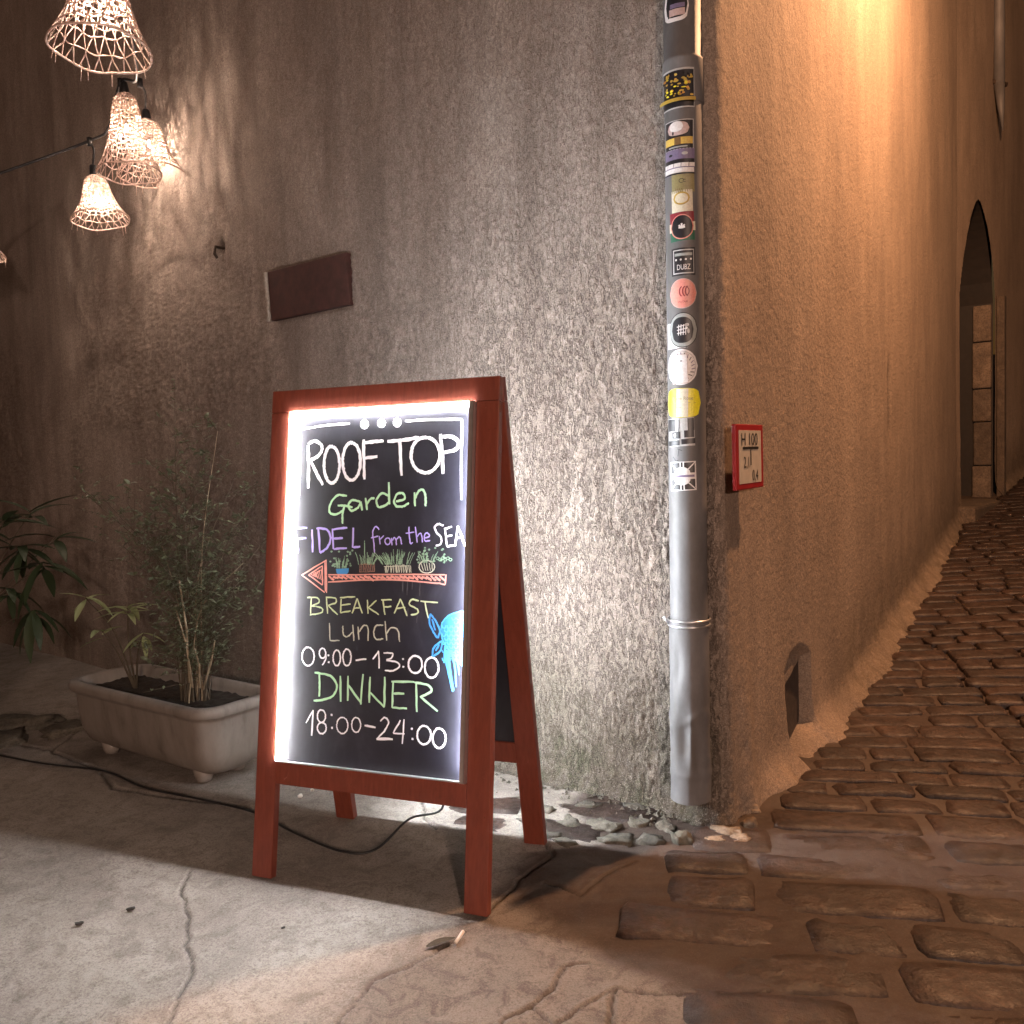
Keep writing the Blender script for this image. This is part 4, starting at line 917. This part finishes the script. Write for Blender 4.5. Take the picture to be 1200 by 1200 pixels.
# ------------------------------------------------------------------ hydrant plate on the alley wall
SGN = [on_plane(x, y, C0+NA*.03, NA) for x, y in ((856, 496), (889, 499), (890, 570), (859, 576))]
sc_ = sum(SGN)/4; sw_ = float(np.linalg.norm((SGN[1]-SGN[0])+(SGN[2]-SGN[3]))/2); sh_ = float((SGN[0][2]+SGN[1][2]-SGN[2][2]-SGN[3][2])/2)
hyd = thing('hydrant_plate', sc_, 'small red-framed hydrant distance plate on the alley wall beside the corner', 'sign')
mb = MB(); mb.box(sc_-DA*sw_/2-np.array([0, 0, sh_/2]), DA*sw_, np.array([0, 0, sh_]), NA*.012); mb.build('frame', M_SIGNRED, hyd, bevel=.003)
mb = MB(); mb.box(sc_-DA*(sw_/2-.022)-np.array([0, 0, sh_/2-.016])+NA*.0115, DA*(sw_-.044), np.array([0, 0, sh_-.032]), NA*.0015); mb.build('plate', M_SIGNW, hyd, bevel=.0005)
def hydtext(t, size, x, y, sx=1):
    V, Fq = text_mesh(t, size); mb.add([sc_+DA*(a*sx+x)+np.array([0, 0, b_+y])+NA*.0142 for a, b_ in V], Fq)
mb = MB(); hydtext('H 100', .048, -.01, sh_*.26, 1.15); hydtext('2,1', .042, -.035, -sh_*.09); hydtext('0,4', .042, .035, -sh_*.30)
o_ = sc_+NA*.0136
mb.box(o_-DA*.065+np.array([0, 0, sh_*.115]), DA*.13, np.array([0, 0, .007]), NA*.0005); mb.box(o_-DA*.003+np.array([0, 0, -sh_*.13]), DA*.006, np.array([0, 0, sh_*.24]), NA*.0005)
o = mb.build('lettering', M_INK, hyd); o['label'] = 'black characters H 100 over a T shaped line'

# ------------------------------------------------------------------ planter
pf = on_ground(236, 921); pg = on_ground(128, 887); pu = (pf-pg); pu[2] = 0; pu /= np.linalg.norm(pu); pv = np.array([-pu[1], pu[0], 0]); 
if pv[1] < 0: pv = -pv
PLc = (pf+pg)/2+pv*.10-pu*.04; PLc[2] = 0
pl = thing('planter', PLc, 'long off-white plastic trough planter with rounded corners beside the sign', 'planter')
LX, LY, PH = .82, .30, .265
def rrect(lx, ly, rr, n=8):
    out = []
    for cx, cy, a0 in ((lx/2-rr, ly/2-rr, 0), (-lx/2+rr, ly/2-rr, PI/2), (-lx/2+rr, -ly/2+rr, PI), (lx/2-rr, -ly/2+rr, 3*PI/2)):
        for i in range(n+1): a = a0+PI/2*i/n; out.append((cx+rr*math.cos(a), cy+rr*math.sin(a)))
    return out
def pw(x, y, z_): return PLc+pu*x+pv*y+np.array([0, 0, z_])
def shell(prof, nm, m):
    V = []; Fq = []; n_ = None
    for (dx, z_, rr) in prof:
        rg = rrect(LX+2*dx, LY+2*dx, rr); n_ = len(rg); V += [pw(x, y, z_) for x, y in rg]
    for i in range(len(prof)-1):
        for k in range(n_): Fq.append((i*n_+k, i*n_+(k+1) % n_, (i+1)*n_+(k+1) % n_, (i+1)*n_+k))
    Fq.append(tuple(range(n_))[::-1]); Fq.append(tuple(range((len(prof)-1)*n_, len(prof)*n_)))
    return pydata(nm, V, Fq, m, pl, False)
o = shell([(-.10, .026, .05), (-.07, .030, .06), (-.035, .055, .07), (-.018, .10, .075), (-.012, .15, .075), (-.008, .215, .075), (-.006, .225, .075), (.004, .229, .08), (.009, .236, .08), (.010, .252, .08), (.005, .262, .078), (-.003, PH, .075), (-.012, PH, .07), (-.020, .262, .065), (-.024, .24, .06), (-.03, .20, .055)], 'tub', M_PLANTER)
o.data.polygons.foreach_set('use_smooth', [True]*len(o.data.polygons))
for x, y in ((-LX/2+.15, -LY/2+.08), (LX/2-.13, -LY/2+.08), (-LX/2+.14, LY/2-.09), (LX/2-.13, LY/2-.09)):
    mb = MB(); mb.tube([pw(x, y, .002), pw(x, y, .015), pw(x, y, .045)], [.022, .028, .034], 14); mb.build('foot', M_PLANTER, pl, smooth=True)
rg = rrect(LX-.062, LY-.062, .05, 5); n1, n2 = 60, 26
U_g, V_g = np.meshgrid(np.linspace(-1, 1, n1), np.linspace(-1, 1, n2), indexing='ij'); xx = U_g*(LX/2-.028); yy = V_g*(LY/2-.028)
hh = .215+.02*fbm(xx*25, yy*25, 3, 3)+.012*(fbm(xx*90, yy*90, 9, 2)-.5)
Pg = PLc[None, None, :]+pu*xx[..., None]+pv*yy[..., None]; Pg = Pg.copy(); Pg[..., 2] = hh
# keep soil inside the rounded rim
msk = (np.maximum(np.abs(xx)-(LX/2-.075), 0)**2+np.maximum(np.abs(yy)-(LY/2-.075), 0)**2)[:-1, :-1] < .0026
o = gridmesh('soil', Pg, msk, M_SOIL, pl)

# plants -----------------------------------------------------------------
def leaf_geo(base, d, L, W_, nrm, bend=.25, n=4):
    d = np.array(d, float); d /= np.linalg.norm(d); nrm = np.array(nrm, float); s_ = np.cross(d, nrm); s_ /= np.linalg.norm(s_)+1e-9; nrm = np.cross(s_, d)
    V = []; Fq = []
    for i in range(n+1):
        t = i/n; w_ = W_/2*math.sin(PI*min(1, .08+t*.90))**.8; c_ = np.array(base)+d*L*t-nrm*bend*L*t*t
        V += [c_-s_*w_+nrm*w_*.25, c_, c_+s_*w_+nrm*w_*.25]
    for i in range(n):
        for k in (0, 1): Fq.append((3*i+k, 3*i+k+1, 3*i+k+4, 3*i+k+3))
    return V, Fq
def rnd_dir(r, up=.3):
    a = r.uniform(0, 2*PI); e = r.uniform(-.5, 1)*1.0+up; v = np.array([math.cos(a), math.sin(a), e]); return v/np.linalg.norm(v)
# airy shrub (right half of the planter)
r = random.Random(21)
sh = thing('airy_shrub', pw(.12, 0, .22), 'airy shrub with fine stems and tiny leaves growing from the white planter', 'plant')
SX = pw(.14, 0, .21); tips = []
def px_at(x, y, dy): return at_depth(x, y, SX[1]+dy)
targets = [(205, 485, .1), (255, 505, .05), (232, 540, .1), (215, 575, .05), (180, 600, .1), (150, 590, .12), (122, 585, .1), (100, 578, .12), (190, 640, .0), (250, 600, .05), (275, 560, .1), (300, 580, .1), (305, 640, .05), (285, 660, -.05), (300, 700, -.05), (270, 700, -.08), (165, 650, .05), (200, 545, .15), (235, 660, 0), (225, 610, .12), (250, 690, -.1), (145, 640, .15), (280, 610, .15), (240, 520, .1)]
stems = MB(); pale = MB(); fol = MB()
for i, (x, y, dy) in enumerate(targets):
    e = px_at(x, y, dy); b0 = SX+np.array([r.uniform(-.05, .05), r.uniform(-.03, .03), 0]); mid = b0*.5+e*.5+np.array([0, 0, .05+r.uniform(0, .05)])-(e-b0)*np.array([.2, .2, 0])
    pth = crom([b0, b0*.75+mid*.25+np.array([0, 0, .02]), mid, e], 5); N = len(pth)
    (pale if i in (1, 8, 13, 18) else stems).tube(pth, [.0034*(1-.7*j/N) for j in range(N)], 5)
    for j in range(max(5, N//3), N):
        for k in range(3):
            dd = rnd_dir(r, .5); L = r.uniform(.06, .22)*(1.1-.5*j/N); p0 = pth[j]; p1 = p0+dd*L
            stems.tube([p0, (p0+p1)/2+np.array([0, 0, .006]), p1], .0007, 3, caps=False)
            for m_ in range(r.randint(5, 9)):
                t = r.uniform(.25, 1); q_ = p0*(1-t)+p1*t; ld = rnd_dir(r, .2); V, Fq = leaf_geo(q_, ld, r.uniform(.010, .026), r.uniform(.003, .008), rnd_dir(r, 1), .2, 2); fol.add(V, Fq)
            if r.random() < .14:
                for m_ in range(3): V, Fq = leaf_geo(p1, rnd_dir(r, .3), .024, .014, rnd_dir(r, 1), .3, 3); fol.add(V, Fq)
stems.build('twigs', M_STEMD, sh, smooth=True); o = fol.build('foliage', M_LEAF, sh); o['kind'] = 'stuff'
# bare pale canes at its foot
for (xa, ya, xb, yb) in ((226, 806, 205, 710), (238, 808, 252, 750), (222, 800, 210, 680), (234, 806, 228, 760)):
    a = at_depth(xa, ya, SX[1]-.05); b_ = at_depth(xb, yb, SX[1]-.06); pale.tube([a, (a+b_)/2+np.array([.008, 0, .01]), b_], [.0042, .0034, .0022], 6)
pale.build('pale_canes', M_STEM, sh, smooth=True)
# small oleander-like plant at the planter's left end, its leaves single parts
def leafy(name, base, stems_, label, mL, sizes, r, grp=None):
    t = thing(name, base, label, 'plant', grp); sm = MB()
    for (tip, n_, spread) in stems_:
        b0 = np.array(base); tip = np.array(tip); mid = (b0+tip)/2+np.array([r.uniform(-.02, .02), 0, .04]); pth = crom([b0, mid, tip], 6); sm.tube(pth, [.004*(1-.5*j/len(pth)) for j in range(len(pth))], 6)
        for k in range(n_):
            a = 2*PI*k/n_+r.uniform(-.3, .3); el = r.uniform(-.35, .45)+spread; d = np.array([math.cos(a), math.sin(a)*.8, el]); L = r.uniform(*sizes)
            V, Fq = leaf_geo(tip-np.array([0, 0, .012*(k % 3)]), d, L, L*.24, (0, 0, 1), r.uniform(.15, .55), 5); pydata('leaf', V, Fq, mL, t, True)
    sm.build('stem', M_STEMD, t, smooth=True); return t
r = random.Random(4)
bs = pw(-.20, 0, .21)
leafy('leafy_plant', bs, [(at_depth(150, 712, bs[1]-.05), 10, .1), (at_depth(168, 742, bs[1]-.08), 5, -.2), (at_depth(120, 740, bs[1]+.02), 4, 0), (at_depth(100, 700, bs[1]+.1), 5, 0)], 'small plant with pale narrow leaves at the left end of the white planter', M_LEAFL, (.07, .12), r)
# dark oleander further left, in its own pot mostly out of frame
ob = on_ground(-55, 860); 
pot2 = thing('round_pot', ob, 'dark round pot in the shade left of the white planter', 'plant pot'); mb = MB()
pr = [(.001, .10), (.02, .115), (.16, .15), (.24, .16), (.27, .17), (.285, .168), (.28, .150), (.24, .145)]
V = []; Fq = []
for z_, rr in pr: V += [ob+np.array([rr*math.cos(2*PI*k/32), rr*math.sin(2*PI*k/32), z_]) for k in range(32)]
for i in range(len(pr)-1): Fq += [(i*32+k, i*32+(k+1) % 32, (i+1)*32+(k+1) % 32, (i+1)*32+k) for k in range(32)]
Fq.append(tuple(range(32))[::-1]); pydata('pot_body', V, Fq, M_BRICK, pot2, True)
mb.add([ob+np.array([.147*math.cos(2*PI*k/24), .147*math.sin(2*PI*k/24), .25]) for k in range(24)], [tuple(range(24))]); mb.build('soil', M_SOIL, pot2)
bs2 = ob+np.array([0, 0, .25])
leafy('oleander_bush', bs2, [(at_depth(25, 640, ob[1]), 11, -.3), (at_depth(50, 660, ob[1]-.05), 8, -.4), (at_depth(40, 715, ob[1]-.1), 8, -.6), (at_depth(5, 610, ob[1]), 7, 0), (at_depth(-40, 620, ob[1]), 8, 0), (at_depth(65, 630, ob[1]+.1), 5, .1), (at_depth(35, 600, ob[1]+.1), 6, .3), (at_depth(10, 690, ob[1]-.1), 7, -.3), (at_depth(-60, 700, ob[1]-.1), 7, -.3)], 'dark oleander bush with drooping long leaves at the left edge', M_LEAFD, (.11, .19), r)
# low dark stones left of the planter
for i, (x, y, a) in enumerate(((30, 850, .13), (75, 858, .09), (10, 868, .1))):
    p = on_ground(x, y); rk = rock('field_stone', p-np.array([0, 0, .0]), (a, a*.6, a*.28), 90+i, M_RUBBLE, None, rz=i); rk.location = (0, 0, 0)
    tag(rk, ['broad low stone furthest left behind the planter shade', 'smaller stone touching the left end of the white planter', 'flat stone at the left picture edge in front of the broad one'][i], 'stone', 'stones left of the planter')

# ------------------------------------------------------------------ string of rattan lamps
def lamp(px, py_top, py_rim, Y, tilt, label, seed, cord=None, visible_parent=None, R_rim=None, power=None):
    """bell shaped rattan shade; (px,py_top) crown, (rim centre px, py)"""
    top = at_depth(px[0], py_top, Y); rim = at_depth(px[1], py_rim, Y-.02)
    ax = top-rim; Hh = np.linalg.norm(ax); ax /= Hh
    t = thing('rattan_lamp', top, label, 'lamp', 'rattan string lamps'); r = random.Random(seed)
    a = np.cross(ax, [0, 1.0, 0]); a /= np.linalg.norm(a); b_ = np.cross(ax, a)
    Rr = R_rim
    prof = lambda u: Rr*(.30+.10*min(1, u*5)+.10*u+.50*u**2.4)*(.72 if u < .03 else 1)
    def pt(u, th, dr=0): rr = prof(u)+dr; return top-ax*Hh*u+(a*math.cos(th)+b_*math.sin(th))*rr
    hoops = MB(); k_ = Rr/.12
    for i, u in enumerate([.0, .045, .09, .14, .19, .24, .29, .34, .39, .44, .49, .54, .59, .65, .72, .86]):
        ph = r.uniform(0, 6); amp = .012 if u > .1 else .003
        hoops.tube([pt(u+amp*math.sin(th*9+ph)+.006*math.sin(th*2+ph), th, .0015*math.sin(th*18)) for th in np.linspace(0, 2*PI, 44)], [(.0030 if u < .62 else .0019)*k_*(1+.35*math.sin(q_*1.9+i)) for q_ in range(44)], 4, caps=False)
    w_ = hoops.build('woven_bands', M_RATTAN, t, smooth=True)
    rb = MB(); nr = 20
    for k in range(nr):
        th0 = 2*PI*k/nr
        for sgn in (1, -1):
            rb.tube([pt(u, th0+sgn*(.9*u)+.03*r.uniform(-1, 1), .001*sgn) for u in np.linspace(0, 1.0+.0*r.random(), 11)], .0017*k_, 4, caps=False)
    rb.build('ribs', M_RATTAN, t, smooth=True)
    rm = MB(); rm.tube([pt(1+.01*math.sin(th*5), th) for th in np.linspace(0, 2*PI, 48)], .0030*k_, 6, caps=False)
    for k in range(14):
        th = r.uniform(0, 6.28); p = pt(.98, th); rm.tube([p, p-ax*r.uniform(.02, .045)*k_+(a*math.cos(th)+b_*math.sin(th))*.006+np.array([r.uniform(-.005, .005), 0, 0])], .0010*k_, 4)
    rm.build('rim', M_RATTAN, t, smooth=True)
    so = MB(); so.tube([top+ax*.055, top+ax*.05, top+ax*.02, top-ax*.012], [.006, .014, .018, .020], 12); so.build('socket', M_BLACKP, t, smooth=True)
    bp = top-ax*(Hh*.42); bl = MB()
    n_ = 10
    bl.tube([bp+ax*z_ for z_ in (.012, .006, .0, -.006, -.012)], [.0035, .0042, .0045, .0042, .0035], 8); bl.build('bulb', M_BULB, t, smooth=True)
    return t, top+ax*.055
lamps = []
L1 = lamp((118, 118), -62, 58, 2.15, 0, 'largest rattan lamp, cut by the top edge, with ragged rim fringe', 1, R_rim=.112)
L2 = lamp((146, 152), 112, 203, 3.55, 0, 'rattan lamp in the middle of the cluster, right below the largest one', 2, R_rim=.118)
L3 = lamp((172, 178), 143, 205, 3.84, 0, 'rattan lamp partly hidden behind the middle one, closest to the wall', 3, R_rim=.135)
L4 = lamp((111, 118), 208, 257, 3.75, 0, 'smallest looking rattan lamp, hanging lowest on a bent cord left of the cluster', 4, R_rim=.112)
L5 = lamp((-30, -30), 255, 298, 3.9, 0, 'rattan lamp almost wholly beyond the left picture edge', 5, R_rim=.118)
J4 = at_depth(105, 165, 3.72); J2 = at_depth(140, 95, 3.6)
cab = [at_depth(-120, 245, 3.6), at_depth(0, 203, 3.68), J4, at_depth(128, 148, 3.66), at_depth(141, 96, 3.55), at_depth(160, 92, 3.3), at_depth(150, 20, 2.7), at_depth(118, -110, 2.15), at_depth(90, -400, 1.4)]
mb = MB(); mb.tube(crom(cab, 8), .0058, 8)
for top, J in ((L4[1], J4), (L2[1], at_depth(141, 96, 3.55)), (L3[1], at_depth(164, 96, 3.6)), (L5[1], at_depth(-35, 216, 3.65)), (L1[1], at_depth(118, -110, 2.15))):
    mb.tube(crom([J, J*.6+top*.4+np.array([.012, 0, 0]), top], 5), .0046, 8); mb.tube([J+np.array([0, 0, .012]), J-np.array([0, 0, .02])], .0115, 8)
o = mb.build('lamp_string', M_BLACKP, None, smooth=True); tag(o, 'black cable from which the rattan lamps hang', 'cable')

# ------------------------------------------------------------------ street lantern on the alley wall, above the picture
LP = C0+DA*1.60+NA*.80+np.array([0, 0, 3.70])
lan = thing('wall_lantern', LP-NA*.80, 'warm street lantern on a bracket high on the alley wall', 'lamp')
mb = MB(); mb.tube(crom([LP-NA*.80+np.array([0, 0, .15]), LP-NA*.35+np.array([0, 0, .30]), LP+np.array([0, 0, .20])], 6), .012, 8); mb.build('bracket', M_RUST, lan, smooth=True)
mb = MB(); mb.tube([LP+np.array([0, 0, z_]) for z_ in (.20, .17, .13, .09, .088)], [.015, .05, .10, .16, .155], 20); mb.build('hood', M_RUST, lan, smooth=True)
ld = bpy.data.lights.new('lantern_light', 'POINT'); ld.energy = ALLEY_W; ld.color = (1.0, .52, .26); ld.shadow_soft_size = .045
lo = bpy.data.objects.new('lantern_light', ld); COL.objects.link(lo); lo.parent = lan; lo.location = Vector((LP+np.array([0, 0, .0]))-(LP-NA*.80))
# unseen lamp added behind the viewpoint for warm frontal light
SL = np.array([1.0, -3.6, 1.75]); s2 = thing('front_fill_lamp', SL*np.array([1, 1, 0]), 'unseen fill lamp added behind the viewpoint', 'lamp')
mb = MB(); mb.tube([(SL[0], SL[1], 0), (SL[0], SL[1], 1.9)], [.05, .035], 12); mb.build('pole', M_RUST, s2, smooth=True)
mb = MB(); mb.tube([SL+np.array([0, 0, z_]) for z_ in (.30, .24, .16)], [.03, .12, .17], 16); mb.build('hood', M_RUST, s2, smooth=True)
ld = bpy.data.lights.new('front_fill_light', 'POINT'); ld.energy = FRONT_FILL_W; ld.color = (1.0, .70, .55); ld.shadow_soft_size = .12
lo = bpy.data.objects.new('front_fill_light', ld); COL.objects.link(lo); lo.parent = s2; lo.location = (0, 0, 1.75)

# ------------------------------------------------------------------ hanging pipe end beyond the door
pe = at_depth(1171, -60, 7.2); pm = at_depth(1171, 98, 7.2); pe2 = at_depth(1175, 153, 7.2)
hp = thing('cut_off_downpipe', pe2, 'thin downpipe on the far alley wall ending in a slanted cut above the street', 'drainpipe')
mb = MB(); mb.tube([pe+np.array([0, 0, 2]), pe, pm], .040, 12); mb.build('pipe_section', M_GALV, hp, smooth=True)
mb = MB(); mb.tube([pm, (pm+pe2)/2, pe2], [.04, .026, .004], 12); mb.build('pipe_end', M_GALV, hp, smooth=True)
mb = MB(); mb.tube([pm+NB*.0+np.array([-.06, 0, .02]), pm+np.array([.06, 0, -.01])], .018, 8); mb.build('bracket', M_RUST, hp, smooth=True)

# ------------------------------------------------------------------ litter
p = on_ground(520, 1108)+np.array([0, 0, .006]); q1 = on_ground(500, 1112)+np.array([0, 0, .004]); q2 = on_ground(532, 1102)+np.array([0, 0, .008])
V, Fq = leaf_geo(q1, q2-q1, float(np.linalg.norm(q2-q1))*1.05, .022, (0, 0, 1), .05, 5)
o = pydata('dry_leaf', V, Fq, simple('dry_leaf', (.045, .035, .02), .7, 0, .4, 80, .3), None, True); tag(o, 'dark curled dry leaf on the concrete in front of the sign', 'leaf')
mb = MB(); a = on_ground(534, 1108)+np.array([0, 0, .006]); b_ = on_ground(543, 1097)+np.array([0, 0, .010]); mb.tube([a, b_], .0038, 10); o = mb.build('cigarette_butt', simple('cigarette_paper', (.75, .68, .60), .8, 0, .1, 50, 0), None, smooth=True)
tag(o, 'white cigarette butt beside the dry leaf on the concrete', 'cigarette')
M_PEB = simple('white_pebble', (.7, .68, .62), .6, 0, .1, 50, 0); M_DK = simple('dark_crumb', (.03, .026, .022), .8, 0, .1, 50, 0)
for i, (x, y, s_, lab) in enumerate(((352, 935, .007, 'larger white pebble under the sign near its left leg'), (366, 928, .005, 'small white pebble under the sign, to the right of the larger one'))):
    o = rock('pebble', on_ground(x, y)+np.array([0, 0, .006]), (s_, s_, s_*.7), 200+i, M_PEB, None); tag(o, lab, 'pebble')
for i, (x, y, s_, lab) in enumerate(((153, 1067, .008, 'dark crumb on the pale concrete, the one nearer the sign'), (93, 1084, .008, 'dark crumb on the pale concrete, the one nearer the bottom left'), (332, 1089, .004, 'tiny dark crumb on the concrete below the left leg of the sign'))):
    o = rock('crumb', on_ground(x, y)+np.array([0, 0, .004]), (s_, s_*.6, s_*.4), 210+i, M_DK, None, rz=.5); tag(o, lab, 'crumb')
